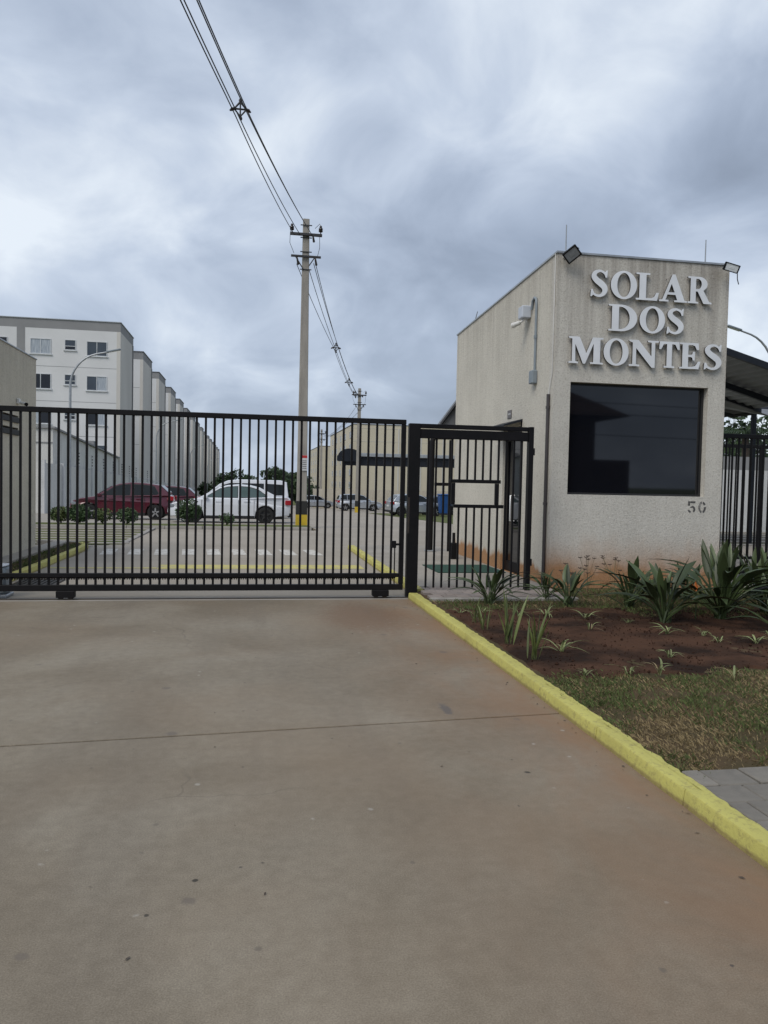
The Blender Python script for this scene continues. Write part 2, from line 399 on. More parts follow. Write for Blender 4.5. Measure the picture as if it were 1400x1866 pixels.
    def mesh(s, name, m, smooth=None, fixn=True):
        me = bpy.data.meshes.new(name); me.from_pydata(s.v, [], s.f); me.update()
        if fixn:
            bm = bmesh.new(); bm.from_mesh(me); bmesh.ops.recalc_face_normals(bm, faces=bm.faces[:]); bm.to_mesh(me); bm.free()
        me.materials.append(MATS[m] if isinstance(m, str) else m)
        if smooth is not None:
            for p in me.polygons: p.use_smooth = True
            if smooth < 179: me.set_sharp_from_angle(angle=radians(smooth))
        return me
    def build(s, name, m, parent=None, smooth=None, fixn=True):
        return link(name, s.mesh(name, m, smooth, fixn), parent)

def link(name, data, parent=None):
    o = bpy.data.objects.new(name, data); COL.objects.link(o)
    if parent is not None: attach(o, parent)
    return o
def attach(o, parent):
    o.parent = parent
    if parent.type == 'EMPTY' and parent.get('_w', 0): o.matrix_parent_inverse = Matrix.Translation(-parent.location)
def tag(o, label, cat, group=None):
    o['label'] = label; o['category'] = cat
    if group: o['group'] = group
    return o
def struct(o): o['kind'] = 'structure'; return o
def stuff(o): o['kind'] = 'stuff'; return o
WORLD_ROOTS = []
def thing(name, loc, label, cat, group=None, world=True):
    """Empty at the base; with world=True its parts are given in world coordinates"""
    e = bpy.data.objects.new(name, None); COL.objects.link(e); e.location = loc; e.empty_display_size = .2
    if world: e['_w'] = 1; WORLD_ROOTS.append(e)
    return tag(e, label, cat, group)
def dup(o, parent=None):
    c = o.copy(); COL.objects.link(c)
    if parent is not None: c.parent = parent
    for ch in list(o.children): dup(ch, c)
    return c
def gz(y): return 0.0 if y < 24 else -.024*(y-24)
def sheet(pts_y, x0, x1, dz, th=.0):
    """flat strip following the ground profile; pts_y list of Y stations"""
    b = MB(); vs = []; fs = []
    for y in pts_y: vs += [(x0, y, gz(y)+dz), (x1, y, gz(y)+dz)]
    for i in range(len(pts_y)-1): fs.append((2*i, 2*i+1, 2*i+3, 2*i+2))
    return b.add(vs, fs)

def inset2(pl, d):
    n = len(pl); out = []
    area = sum(pl[i][0]*pl[(i+1) % n][1]-pl[(i+1) % n][0]*pl[i][1] for i in range(n))
    s = 1 if area > 0 else -1
    for i in range(n):
        a, p, c = Vector(pl[i-1]), Vector(pl[i]), Vector(pl[(i+1) % n])
        e1 = (p-a).normalized(); e2 = (c-p).normalized()
        n1 = Vector((-e1.y, e1.x))*s; n2 = Vector((-e2.y, e2.x))*s
        m = (n1+n2); m = m.normalized() if m.length > 1e-4 else n1
        k = max(.5, m.dot(n1)); out.append((p.x+m.x*d/k, p.y+m.y*d/k))
    return out

# ------------------------------------------------------------------ ground and paving
ys = [-2500, -60, 0, 24, 60, 100, 160, 240, 340, 500]
b = MB(); xs = [-2500, -40, 40, 2500]
def gzz(y): return gz(min(y, 340))-.09
vs = [(x, y, gzz(y)) for y in ys+[2800] for x in xs]
fs = [(i*4+j, i*4+j+1, i*4+j+5, i*4+j+4) for i in range(len(ys)) for j in range(3)]
struct(b.add(vs, fs).build('ground', 'verge'))

def slab(parent, pts, top=0.0, m='concrete', th=.06, name='slab', bev=.004):
    """concrete bay with a small arris"""
    n = len(pts); cx_ = sum(p[0] for p in pts)/n; cy_ = sum(p[1] for p in pts)/n
    def inset(p):
        d = Vector((cx_-p[0], cy_-p[1])); d.normalize(); return (p[0]+d.x*bev*1.4, p[1]+d.y*bev*1.4)
    ins = [inset(p) for p in pts]
    z = lambda p: gz(p[1])+top
    vs = [(*p, z(p)-th) for p in pts]+[(*p, z(p)-bev) for p in pts]+[(*q, z(p)) for p, q in zip(pts, ins)]
    fs = [tuple(range(2*n, 3*n))]
    for i in range(n):
        j = (i+1) % n; fs += [(i, j, n+j, n+i), (n+i, n+j, 2*n+j, 2*n+i)]
    return MB().add(vs, fs).build(name, m, parent)

drive = struct(sheet([-4, 10.9], -9.2, 2.25, -.055).build('driveway', 'joint_dirt'))
def jy(x): return 4.890+.0755*x     # the saw-cut joint lies a little askew
g = .011
slab(drive, [(-9, -3.8), (2.2, -3.8), (2.2, jy(2.2)-g), (-9, jy(-9)-g)])
slab(drive, [(-9, jy(-9)+g), (2.2, jy(2.2)+g), (2.2, 10.30), (-9, 10.30)])
slab(drive, [(-9, 10.312), (2.2, 10.312), (2.2, 10.60), (-9, 10.60)], m='path_concrete')
MB().bbox(-8.9, 2.2, 10.405, 10.435, -.02, .014, .005).build('gate_rail', 'rust_black', drive)
# thin mortar crack line of the gate strip is the slab gap itself

inner = struct(sheet([10.6, 18, 24, 26], -3.6, 2.4, -.055).build('inner_road', 'joint_dirt'))
slab(inner, [(-3.47, 10.606), (2.32, 10.606), (2.32, 15.4), (-3.47, 15.4)], m='inner_road')
slab(inner, [(-3.47, 15.406), (2.32, 15.406), (2.32, 19.2), (-3.2, 19.2)], m='inner_road')
slab(inner, [(-3.2, 19.206), (16, 19.206), (16, 25.2), (-2.85, 25.2)], m='inner_road')
for a, bb in ((25.206, 32), (32.006, 40), (40.006, 50), (50.006, 62), (62.006, 76), (76.006, 95), (95.006, 130)):
    slab(inner, [(2.25, a), (9.2 if a < 60 else 24, a), (9.2 if a < 60 else 24, bb), (2.25, bb)], m='inner_road')
for x in (-3.0, -2.45, -1.92, -1.35, -.83, -.29, .25, .79, 1.33):
    w = .28
    MB().add([(x-.02, 16.45, .004), (x+w-.02, 16.45, .004), (x+w-.12, 17.75, .004), (x-.12, 17.75, .004)], [(0,1,2,3)]).build('crosswalk_stripe', 'worn_white', inner)
MB().add([(-3.4, 13.95, .004), (-1.6, 13.95, .004), (-1.6, 14.09, .004), (-3.4, 14.09, .004)], [(0,1,2,3)]).build('stop_line', 'worn_yellow', inner)
MB().add([(-1.58, 13.9, .004), (2.1, 13.9, .004), (2.1, 14.55, .004), (-1.58, 14.55, .004)], [(0,1,2,3)]).build('stop_line', 'worn_yellow', inner)

# manhole cover and drain grate
t = thing('manhole_cover', (-.55, 12.87, 0), 'round dark manhole cover set in the road behind the sliding gate', 'manhole')
MB().lathe([(0, .008), (.30, .008), (.31, .006), (.31, .0)], (-.55, 12.87, 0), 28).build('lid', 'rust_black', t, 40)
MB().lathe([(.33, .001), (.33, .012), (.40, .012), (.41, .001)], (-.55, 12.87, 0), 28).build('rim', 'kerb_concrete', t, 40)
t = thing('drain_grate', (-3.05, 11.95, 0), 'black slatted drain grate beside the left yellow kerb behind the gate', 'drain')
MB().poly([[(-3.38, 11.5), (-2.76, 11.5), (-2.76, 12.4), (-3.38, 12.4)], [(-3.35, 11.54), (-3.35, 12.36), (-2.79, 12.36), (-2.79, 11.54)]], (0, 0, .001), (1, 0, 0), (0, 1, 0), (0, 0, 1), .018).build('frame', 'rust_black', t)
for i in range(9): MB().box(-3.34+i*.066, -3.30+i*.066, 11.545, 12.355, .002, .016).build('slat', 'black_paint', t)

# kerbs
def kerb_stone(parent, p0, p1, h, w, m, seed):
    """p0->p1 is the foot line of the face; the stone lies to its right hand"""
    rr = random.Random(seed)
    p0 = Vector((*p0, 0)); p1 = Vector((*p1, 0)); d = (p1-p0).normalized(); nrm = Vector((d.y, -d.x, 0))
    L = (p1-p0).length; n = max(4, int(L/.06)); vs = []; fs = []
    for i in range(n+1):
        c = p0+d*(L*i/n); e = .004 if i in (0, n) else 0
        z = gz(c.y); j = lambda a: rr.uniform(-a, a)
        rag = w
        prof = [(0+e, -.03), (.004+e, 0), (.013+e+j(.0006), h-.012), (.019+e, h-.003+j(.0005)), (.030, h+j(.0004)-e), (w*.6, h+.001+j(.0005)-e), (rag, h-.001+j(.0006)-e), (rag+.01, -.03)]
        vs += [c+nrm*a+Vector((0, 0, z+q)) for a, q in prof]
    k = 8
    for i in range(n):
        for q in range(k-1): fs.append((i*k+q, i*k+q+1, (i+1)*k+q+1, (i+1)*k+q))
    fs.append(tuple(range(k))); fs.append(tuple(n*k+q for q in range(k)))
    return MB().add(vs, fs).build('kerb_stone', m, parent, 35)
kr = struct(sheet([-3.6, 10.36], 2.2, 2.34, -.07).build('kerb', 'joint_dirt'))
y = -3.5; i = 0
while y < 10.3:
    y2 = min(y+1.0, 10.34)
    kerb_stone(kr, (2.172+rnd.uniform(-.002, .002), y+.0015), (2.172+rnd.uniform(-.002, .002), y2-.0015), .086+rnd.uniform(-.0008, .0008), .105, 'yellow', i); y = y2; i += 1
from mathutils import noise as mnoise
fv = []; ff = []; nf = 700
for q in range(nf+1):
    yy = -.5+10.8*q/nf
    wob = .024+.014*mnoise.noise(Vector((yy*2.3, 1.1, 0)))+.022*mnoise.noise(Vector((yy*9, 4.1, 0)))+.008*mnoise.noise(Vector((yy*31, 7.7, 0)))
    fv += [(2.262, yy, .0868), (2.274+max(.002, wob)*.6, yy, .0872), (2.276+max(.004, wob), yy, .084+.004*mnoise.noise(Vector((yy*14, 2, 0))))]
for q in range(nf): ff += [(q*3, q*3+1, q*3+4, q*3+3), (q*3+1, q*3+2, q*3+5, q*3+4)]
MB().add(fv, ff).build('paint_fringe', 'yellow', kr, 179)
y = 10.62
while y < 18:
    y2 = min(y+1.0, 18.1); kerb_stone(kr, (2.31, y+.003), (2.31, y2-.003), .095, .15, 'yellow', i); y = y2; i += 1
kl = struct(sheet([10.7, 18.6], -3.62, -3.45, -.07).build('kerb', 'joint_dirt'))
y = 10.9
while y < 17.2:
    y2 = min(y+1.0, 17.3); kerb_stone(kl, (-3.46, y2-.003), (-3.46, y+.003), .10, .13, 'yellow', i); y = y2; i += 1
pp = [(-3.46, 17.3), (-3.50, 17.9), (-3.72, 18.45), (-4.15, 18.8), (-4.8, 18.95)]
for a, c in zip(pp[:-1], pp[1:]): kerb_stone(kl, c, a, .10, .13, 'yellow' if a[1] < 18 else 'kerb_concrete', i); i += 1
kf = struct(sheet([25.2, 25.36], -12, 2.2, -.02).build('kerb', 'joint_dirt'))
x = -12
while x < 2.0:
    kerb_stone(kf, (x+1.16, 25.25), (x+.004, 25.25), .10, .14, 'kerb_concrete', i); x += 1.17; i += 1

struct(MB().add([(-5.2, 16.6, -.012), (-3.3, 16.6, -.012), (-2.9, 19.22, -.012), (-5.2, 19.22, -.012)], [(0, 1, 2, 3)]).build('corner_pad', 'path_concrete'))
struct(MB().add([(2.3, 18.0, -.006), (9.4, 18.0, -.006), (9.4, 19.205, -.006), (2.3, 19.205, -.006)], [(0, 1, 2, 3)]).build('corner_pad', 'inner_road'))
# parking apron behind that kerb, where cars stand
apron = struct(sheet([25.4, 27.2, 34, 48], -12, 2.1, .085).build('parking_apron', 'path_concrete'))
gv = struct(sheet([25.38, 26.0, 26.7, 27.4], -12, 2.05, .1).build('verge_strip', 'verge'))
# left grass parking bay with concrete strips
bay = struct(sheet([18.9, 25.2], -12, -2.9, .004).build('parking_bay', 'verge'))
for k, (y, wd) in enumerate(((19.15, .30), (19.95, .22), (20.75, .26), (21.6, .22), (22.5, .24), (23.5, .24), (24.5, .26))):
    MB().bbox(-11.8, -2.95-.02*k+(.1 if k < 2 else 0), y, y+wd, -.02, .012, .004).build('concrete_strip', 'path_concrete', bay)
MB().bbox(-3.05, -2.9, 19.3, 25.1, -.03, .02, .008).build('edge_strip', 'kerb_concrete', bay)

# left garden strip between kerb and gate lodge
gl = struct(sheet([11.0, 18.6], -4.31, -3.585, .085).build('garden_strip', 'lawn_earth'))
ft = struct(MB().bbox(-4.30, -3.98, 11.2, 18.2, -.02, .14, .01).build('footing', 'path_concrete'))

# right forecourt bed: soil, lawn, pavers
def bumpy(name, x0, x1, y0, y1, z, amp, n, m, seed, edge=None):
    rr = random.Random(seed); nx, ny = n; vs = []; fs = []
    from mathutils import noise as mn
    for j in range(ny+1):
        for i in range(nx+1):
            x = x0+(x1-x0)*i/nx; y = y0+(y1-y0)*j/ny
            e = min(1, min(i, nx-i, j, ny-j)/3.0)
            if edge: y += edge*(1-j/ny)**6*(mn.noise(Vector((x*1.7, 3.3, seed)))+.5*mn.noise(Vector((x*6, 8.3, seed)))); y -= edge*(j/ny)**6*mn.noise(Vector((x*2.1, 6.1, seed)))
            h = mn.noise(Vector((x*2.2, y*2.2, seed)))*.6+mn.noise(Vector((x*7, y*7, seed)))*.35+mn.noise(Vector((x*19, y*19, seed)))*.25
            vs.append((x, y, z+amp*h*e-(.045*(1-e) if edge else 0)))
    for j in range(ny):
        for i in range(nx):
            a = j*(nx+1)+i; fs.append((a, a+1, a+nx+2, a+nx+1))
    return MB().add(vs, fs).build(name, m, None, 179)
struct(bumpy('lawn_ground', 2.24, 11, 3.62, 10.9, .062, .012, (110, 90), 'lawn_earth', 3))
struct(bumpy('soil_bed', 2.30, 9.5, 5.72, 9.05, .078, .035, (200, 110), 'soil', 5, .24))
pv = struct(sheet([-3.6, 3.66], 2.26, 9, .045).build('pavement', 'joint_dirt'))
ps = .20
proto = None
for j in range(34):
    for i in range(18):
        x0 = 2.285+i*.232+(.116 if j % 2 else 0)-.116; y1 = 3.72-j*.205
        if y1 < -.6 or x0 > 5.8: continue
        xa = max(x0, 2.30)
        if x0+.226-xa < .05: continue
        if y1 > 3.6 and i > 14: continue
        if xa == x0 and proto is not None:
            o = link('paver', proto.data, pv)
        else:
            w0, w1 = 0, x0+.226-xa
            o = MB().bbox(0, w1, -.199, 0, -.06, 0, .006).build('paver', 'paver', pv)
            if xa == x0: proto = o
        o.location = (xa, y1, .088+rnd.uniform(-.004, .004)); o.rotation_euler = (rnd.uniform(-.012, .012), rnd.uniform(-.012, .012), rnd.uniform(-.012, .012))
# paved threshold by the pedestrian gate
pth = struct(sheet([9.75, 10.9], 2.35, 4.4, .05).build('gate_threshold', 'joint_dirt'))
pr2 = None
for j in range(5):
    for i in range(11):
        x0 = 2.38+i*.19+(.09 if j % 2 else 0); y0 = 9.85+j*.2
        if x0 > 4.25: continue
        if pr2 is None: o = pr2 = MB().bbox(0, .184, 0, .194, -.06, 0, .006).build('paver', 'paver_pink', pth)
        else: o = link('paver', pr2.data, pth)
        o.location = (x0, y0, .098+rnd.uniform(-.004, .004)); o.rotation_euler = (rnd.uniform(-.015, .015), rnd.uniform(-.015, .015), 0)
MB().bbox(2.35, 4.4, 9.70, 9.80, -.02, .10, .01).build('edge_stone', 'kerb_concrete', pth)
struct(MB().bbox(2.47, 4.44, 10.92, 18.1, -.03, .092, .006).build('footpath', 'path_concrete'))
struct(MB().bbox(7.3, 20, 10.92, 16.5, -.03, .05, .006).build('side_path', 'path_concrete'))
struct(sheet([25.3, 60], 9.3, 60, .0).build('side_lawn', 'verge'))
# street behind the photographer
struct(sheet([-14, -4.0], -200, 200, -.03).build('street', 'asphalt'))

# ------------------------------------------------------------------ sliding gate
GY = 10.42
gt = thing('sliding_gate', (-1, GY, 0), 'long black steel sliding gate of vertical bars across the concrete driveway', 'gate')
GX0, GX1 = -4.6, 2.115
MB().bbox(GX0, GX1, GY-.03, GY+.03, 2.40, 2.468, .006).build('top_rail', 'black_paint', gt)
MB().bbox(GX0, GX1-.002, GY-.032, GY+.032, .115, .195, .006).build('bottom_rail', 'black_paint', gt)
MB().bbox(GX0, GX1-.065, GY-.028, GY+.028, .292, .346, .005).build('middle_rail', 'black_paint', gt)
MB().bbox(GX1-.062, GX1, GY-.0315, GY+.0315, .196, 2.399, .006).build('end_stile', 'black_paint', gt)
bar = None
x = 2.115-.06-.0965-.018
while x > GX0:
    if bar is None: o = bar = MB().bbox(-.0145, .0145, -.0145, .0145, .19, 2.405, .004).build('bar', 'black_paint', gt)
    else:
        o = link('bar', bar.data); o.parent = gt
        o.matrix_parent_inverse = Matrix.Translation(-gt.location)
    o.location = (x+rnd.uniform(-.0015, .0015), GY, 0); x -= .1145
MB().bbox(1.985, 2.00, GY-.01, GY+.01, .195, .76, .003).build('bolt_rod', 'black_paint', gt)
MB().bbox(1.93, 2.00, GY-.07, GY-.034, .70, .80, .006).build('latch', 'black_paint', gt)
MB().bbox(1.99, 2.05, GY-.055, GY-.034, .735, .765, .004).build('latch_bolt', 'black_paint', gt)
rk = MB().bbox(GX0+.1, GX1-.1, GY+.029, GY+.045, .27, .30, .003)
x = GX0+.12
while x < GX1-.14: rk.box(x, x+.014, GY+.0295, GY+.0445, .256, .2705); x += .03
rk.build('gear_rack', 'rust_black', gt)
for xc in (-2.315, 1.80):
    w = MB().bbox(xc-.115, xc+.115, GY-.05, GY+.05, .03, .117, .008).build('wheel_box', 'black_paint', gt)
    for dx in (-.06, .06): MB().lathe([(0, -.02), (.038, -.02), (.042, -.012), (.036, 0), (.042, .012), (.038, .02), (0, .02)], (xc+dx, GY, .047), 14, (0, 1, 0)).build('wheel', 'rust_black', w, 40)

mo = thing('gate_motor', (-3.25, 10.72, 0), 'grey gate motor housing on the ground at the left end of the sliding gate', 'motor')
MB().bbox(-3.48, -3.09, 10.58, 10.86, .04, .40, .03).build('housing', 'grey_plastic', mo, 40)
MB().bbox(-3.50, -3.07, 10.56, 10.88, .0, .045, .01).build('base_plate', 'galv', mo)
MB().bbox(-3.47, -3.10, 10.585, 10.855, .402, .425, .01).build('cover', 'pale_plastic', mo)

# ------------------------------------------------------------------ pedestrian gate
PY = 10.47
pg = thing('pedestrian_gate', (3.1, PY, 0), 'black steel pedestrian gate panel with letter opening beside the guardhouse', 'gate')
MB().bbox(2.165, 2.325, PY-.05, PY+.05, .0, 2.425, .006).build('post', 'black_paint', pg)
MB().bbox(3.905, 3.975, PY-.05, PY+.05, .06, 2.43, .006).build('post', 'black_paint', pg)
MB().bbox(2.327, 3.903, PY-.04, PY+.04, 2.365, 2.425, .006).build('header', 'black_paint', pg)
MB().bbox(2.327, 3.903, PY-.034, PY+.034, 2.225, 2.353, .006).build('header', 'black_paint', pg)
MB().bbox(2.165, 2.19, PY-.056, PY-.0505, .9, 1.4, .002).build('strike_plate', 'rust_black', pg)
bm_ = {}
def pbar(x, z0, z1):
    key = (z0, z1)
    if key not in bm_: bm_[key] = MB().bbox(-.0135, .0135, -.0135, .0135, z0, z1, .004).mesh('bar', 'black_paint')
    o = link('bar', bm_[key], pg); o.location = (x, PY, 0)
for k in range(14):
    x = 2.452+k*.1135
    if x > 3.88: break
    if 2.79 < x < 3.50:
        pbar(x, 1.66, 2.23); pbar(x, .135, 1.29)
    else: pbar(x, .135, 2.23)
lf = MB().bbox(2.77, 3.51, PY-.022, PY+.022, 1.615, 1.665, .005).build('letter_frame', 'black_paint', pg)
MB().bbox(2.83, 3.56, PY-.0225, PY+.0225, 1.265, 1.313, .005).build('letter_frame', 'black_paint', pg)
MB().bbox(2.79, 2.845, PY-.024, PY+.024, 1.314, 1.614, .005).build('letter_frame', 'black_paint', pg)
MB().bbox(3.43, 3.485, PY-.024, PY+.024, 1.314, 1.614, .005).build('letter_frame', 'black_paint', pg)
for z in (2.08, .5): MB().lathe([(0, -.05), (.014, -.05), (.014, .05), (0, .05)], (3.985, PY-.03, z), 10).build('hinge', 'black_paint', pg, 40)

# inner frame by the far corner of the guardhouse
ig = thing('inner_gate_frame', (4.1, 16.6, 0), 'black arched steel gate frame at the far corner of the guardhouse', 'gate frame')
MB().tube([(3.97, 16.6, .09), (3.97, 16.6, 2.52), (3.99, 16.6, 2.60), (4.06, 16.6, 2.635), (4.44, 16.6, 2.64)], .062, 8).build('post', 'black_paint', ig, 50)
MB().bbox(3.86, 4.09, 16.5, 16.7, .085, .12, .01).build('foot_plate', 'galv', ig)
MB().bbox(4.36, 4.42, 16.57, 16.63, .09, 2.57, .006).build('jamb', 'black_paint', ig)
MB().bbox(4.04, 4.355, 16.59, 16.61, 1.55, 1.62, .004).build('cross_bar', 'black_paint', ig)
ic = thing('intercom_post', (4.05, 14.9, 0), 'short black intercom post on the footpath behind the pedestrian gate', 'post')
MB().lathe([(.03, .09), (.03, .62), (.0, .62)], (4.05, 14.9, 0), 10).build('post', 'black_paint', ic, 40)
MB().bbox(3.99, 4.11, 14.84, 14.96, .09, .42, .01).build('housing', 'black_paint', ic)
o = MB().bbox(3.15, 4.35, 12.55, 13.75, .0925, .106, .004).build('door_mat', 'door_mat')
tag(o, 'dark green door mat on the path behind the pedestrian gate', 'mat')

# ------------------------------------------------------------------ guardhouse
HX0, HX1, HY0, HY1, HZ = 4.445, 7.25, 10.9, 16.45, 5.04
gh = thing('guardhouse', (5.85, 13.6, .05), 'beige rough-cast guardhouse with dark window and metal lettering beside the gate', 'guardhouse')
ztop = lambda y: 5.045-.036*(y-HY0)
wx0, wx1, wz0, wz1 = 4.705, 6.962, 1.478, 3.162
MB().poly([[(HX0, -.05), (HX1, -.05), (HX1, 5.045), (HX0, 5.045)], [(wx0, wz0), (wx0, wz1), (wx1, wz1), (wx1, wz0)]], (0, HY0+.2, 0), (1, 0, 0), (0, 0, 1), (0, -1, 0), .2).build('front_wall', 'stucco_front', gh)
dy0, dy1, dz1 = 12.26, 13.16, 2.6
MB().poly([[(HY0+.202, -.05), (HY1, -.05), (HY1, ztop(HY1)), (HY0+.202, ztop(HY0))], [(dy0, .08), (dy0, dz1), (dy1, dz1), (dy1, .08)]], (HX0+.2, 0, 0), (0, 1, 0), (0, 0, 1), (-1, 0, 0), .2).build('side_wall', 'stucco_side', gh)
MB().poly([[(HY0+.202, -.05), (HY1, -.05), (HY1, ztop(HY1)), (HY0+.202, ztop(HY0))]], (HX1-.2, 0, 0), (0, 1, 0), (0, 0, 1), (1, 0, 0), .2).build('side_wall', 'stucco_side', gh)
MB().box(HX0+.203, HX1-.203, HY1-.2, HY1-.001, -.05, ztop(HY1)-.003).build('back_wall', 'stucco_side', gh)
MB().add([(HX0+.21, HY0+.21, ztop(HY0)-.4), (HX1-.21, HY0+.21, ztop(HY0)-.4), (HX1-.21, HY1-.21, ztop(HY1)-.4), (HX0+.21, HY1-.21, ztop(HY1)-.4)], [(0, 1, 2, 3)]).build('roof', 'roof_grey', gh)
cp = MB()
def cop(x0, x1, y0, y1):
    vs = []
    for (x, y) in ((x0, y0), (x1, y0), (x1, y1), (x0, y1)): vs += [(x, y, ztop(y)+.002), (x, y, ztop(y)+.03)]
    cp.add(vs, [(0, 2, 4, 6), (1, 3, 5, 7), (0, 2, 3, 1), (2, 4, 5, 3), (4, 6, 7, 5), (6, 0, 1, 7)])
cop(HX0-.018, HX1+.018, HY0-.018, HY0+.22); cop(HX0-.018, HX0+.22, HY0+.2205, HY1+.015); cop(HX1-.22, HX1+.018, HY0+.2205, HY1+.015); cop(HX0+.2205, HX1-.2205, HY1-.22, HY1+.015)
cp.build('coping', 'galv', gh)
# window: frame and dark pane set in the reveal
wf = MB().poly([[(wx0+.002, wz0+.002), (wx1-.002, wz0+.002), (wx1-.002, wz1-.002), (wx0+.002, wz1-.002)], [(wx0+.03, wz0+.03), (wx0+.03, wz1-.03), (wx1-.04, wz1-.03), (wx1-.04, wz0+.03)]], (0, HY0+.16, 0), (1, 0, 0), (0, 0, 1), (0, -1, 0), .05).build('window_frame', 'window_frame', gh)
MB().box(wx0+.028, wx1-.038, HY0+.128, HY0+.134, wz0+.028, wz1-.028).build('pane', 'dark_glass', wf)
# side door
df = MB().poly([[(dy0+.002, .085), (dy1-.002, .085), (dy1-.002, dz1-.002), (dy0+.002, dz1-.002)], [(dy0+.07, .26), (dy0+.07, dz1-.07), (dy1-.07, dz1-.07), (dy1-.07, .26)]], (HX0+.13, 0, 0), (0, 1, 0), (0, 0, 1), (-1, 0, 0), .05).build('door', 'black_paint', gh)
MB().box(HX0+.10, HX0+.106, dy0+.068, dy1-.068, .258, dz1-.068).build('pane', 'dark_glass', df)
MB().tube([(HX0+.075, 12.70, .98), (HX0+.0, 12.70, .98), (HX0+.0, 12.70, 1.42), (HX0+.075, 12.70, 1.42)], .014, 8).build('handle', 'aluminium', df, 50)
MB().bbox(HX0-.012, HX0-.001, dy0-.05, dy0-.003, .08, 2.66, .003).build('door_trim', 'black_paint', gh)
MB().add([(HX0-.003, 12.2, 2.70), (HX0-.003, 13.25, 2.70), (HX0-.32, 13.25, 2.60), (HX0-.32, 12.2, 2.60), (HX0-.003, 12.2, 2.66), (HX0-.003, 13.25, 2.66), (HX0-.32, 13.25, 2.57), (HX0-.32, 12.2, 2.57)], [(0, 1, 2, 3), (4, 7, 6, 5), (0, 3, 7, 4), (3, 2, 6, 7), (2, 1, 5, 6), (1, 0, 4, 5)]).build('door_awning', 'canopy_frame', gh)
# earth lead and downpipe on the corner of the side wall
MB().tube([(HX0-.012, HY0+.05, 5.05), (HX0-.012, HY0+.05, 3.3), (HX0-.02, HY0+.12, 3.1), (HX0-.03, HY0+.14, 2.95)], .009, 6).build('earth_lead', 'white_plastic', gh, 60)
dp = MB().tube([(HX0-.03, HY0+.14, .06), (HX0-.03, HY0+.14, 2.98)], .026, 10).build('downpipe', 'dark_pipe', gh, 50)
for z in (2.78, 1.33, .22):
    MB().lathe([(.027, -.02), (.034, -.02), (.034, .02), (.027, .02)], (HX0-.03, HY0+.14, z), 10).build('pipe_clip', 'dark_pipe', dp, 40)
    
# conduit from the camera box
cd = MB().tube([(HX0-.02, 11.66, 3.42), (HX0-.02, 11.66, 4.46), (HX0-.02, 11.68, 4.55), (HX0-.02, 11.75, 4.585), (HX0-.02, 11.83, 4.55), (HX0-.02, 11.85, 4.47), (HX0-.02, 11.87, 4.42)], .022, 8).build('conduit', 'grey_plastic', gh, 50)
MB().lathe([(.023, -.025), (.03, -.025), (.03, .025), (.023, .025)], (HX0-.02, 11.66, 3.95), 10).build('coupling', 'grey_plastic', cd, 40)
MB().bbox(HX0-.09, HX0-.001, 11.58, 11.74, 3.21, 3.42, .012).build('junction_box', 'grey_plastic', cd)
# small wall rib line: stencilled house number
def arc(cx, cy, rx, ry, a0, a1, n): return [(cx+rx*cos(radians(a0+(a1-a0)*k/n)), cy+ry*sin(radians(a0+(a1-a0)*k/n))) for k in range(n+1)]
def stencil(polys, x0, z0, w, h):
    mb = MB()
    for p in polys: mb.poly([p], (x0, HY0-.0005, z0), (w, 0, 0), (0, 0, h), (0, -1, 0), .002, back=False)
    return mb
five = [[(.08, .62), (.30, .62), (.30, 1.0), (.08, 1.0)], [(.34, .84), (.92, .84), (.92, 1.0), (.34, 1.0)],
        [(.34, .50), (.62, .60)] + arc(.55, .30, .40, .30, 75, -60, 10)[1:] + [(.66, .16)] + arc(.55, .30, .17, .15, -40, 75, 8) + [(.34, .44)],
        arc(.46, .28, .40, .28, 262, 190, 8)+[(.26, .24)]+arc(.46, .28, .2, .13, 195, 262, 6)]
zero = [arc(.5, .5, .46, .5, 100, 260, 14)+arc(.5, .5, .22, .33, 258, 102, 12),
        arc(.5, .5, .46, .5, -78, 5, 8)+arc(.5, .5, .22, .33, 5, -78, 8), arc(.5, .5, .46, .5, 30, 80, 6)+arc(.5, .5, .22, .33, 80, 30, 6)]
stencil(five, 6.68, 1.228, .145, .18).build('house_number', 'stencil_grey', gh)
stencil(zero, 6.862, 1.225, .14, .18).build('house_number', 'stencil_grey', gh)

# lettering
def cr(pts, n=6):
    out = []
    P_ = [pts[0]]+pts+[pts[-1]]
    for i in range(1, len(P_)-2):
        for k in range(n):
            t = k/n; q = []
            for c in range(3):
                a, b_, c_, d = (P_[i-1][c], P_[i][c], P_[i+1][c], P_[i+2][c])
                q.append(.5*((2*b_)+(-a+c_)*t+(2*a-5*b_+4*c_-d)*t*t+(-a+3*b_-3*c_+d)*t**3))
            out.append(tuple(q))
    out.append(pts[-1]); return out
def stroke(pts):
    p = cr(pts); L, R = [], []
    for i, (x, y, w) in enumerate(p):
        a = p[max(i-1, 0)]; b_ = p[min(i+1, len(p)-1)]; d = Vector((b_[0]-a[0], b_[1]-a[1])).normalized()
        L.append((x-d.y*w/2, y+d.x*w/2)); R.append((x+d.y*w/2, y-d.x*w/2))
    return L, R
S_L, S_R = stroke([(.60, .74, .045), (.54, .88, .06), (.37, .965, .07), (.20, .90, .12), (.145, .76, .17), (.24, .62, .20), (.40, .50, .215), (.53, .37, .20), (.555, .23, .165), (.47, .09, .11), (.32, .035, .07), (.15, .10, .06), (.075, .26, .045)])
spurT = [(.578, .735), (.628, .735), (.645, 1.0), (.605, 1.0), (.55, .93)]
spurB = [(.10, .265), (.05, .265), (.03, 0), (.07, 0), (.135, .07)]
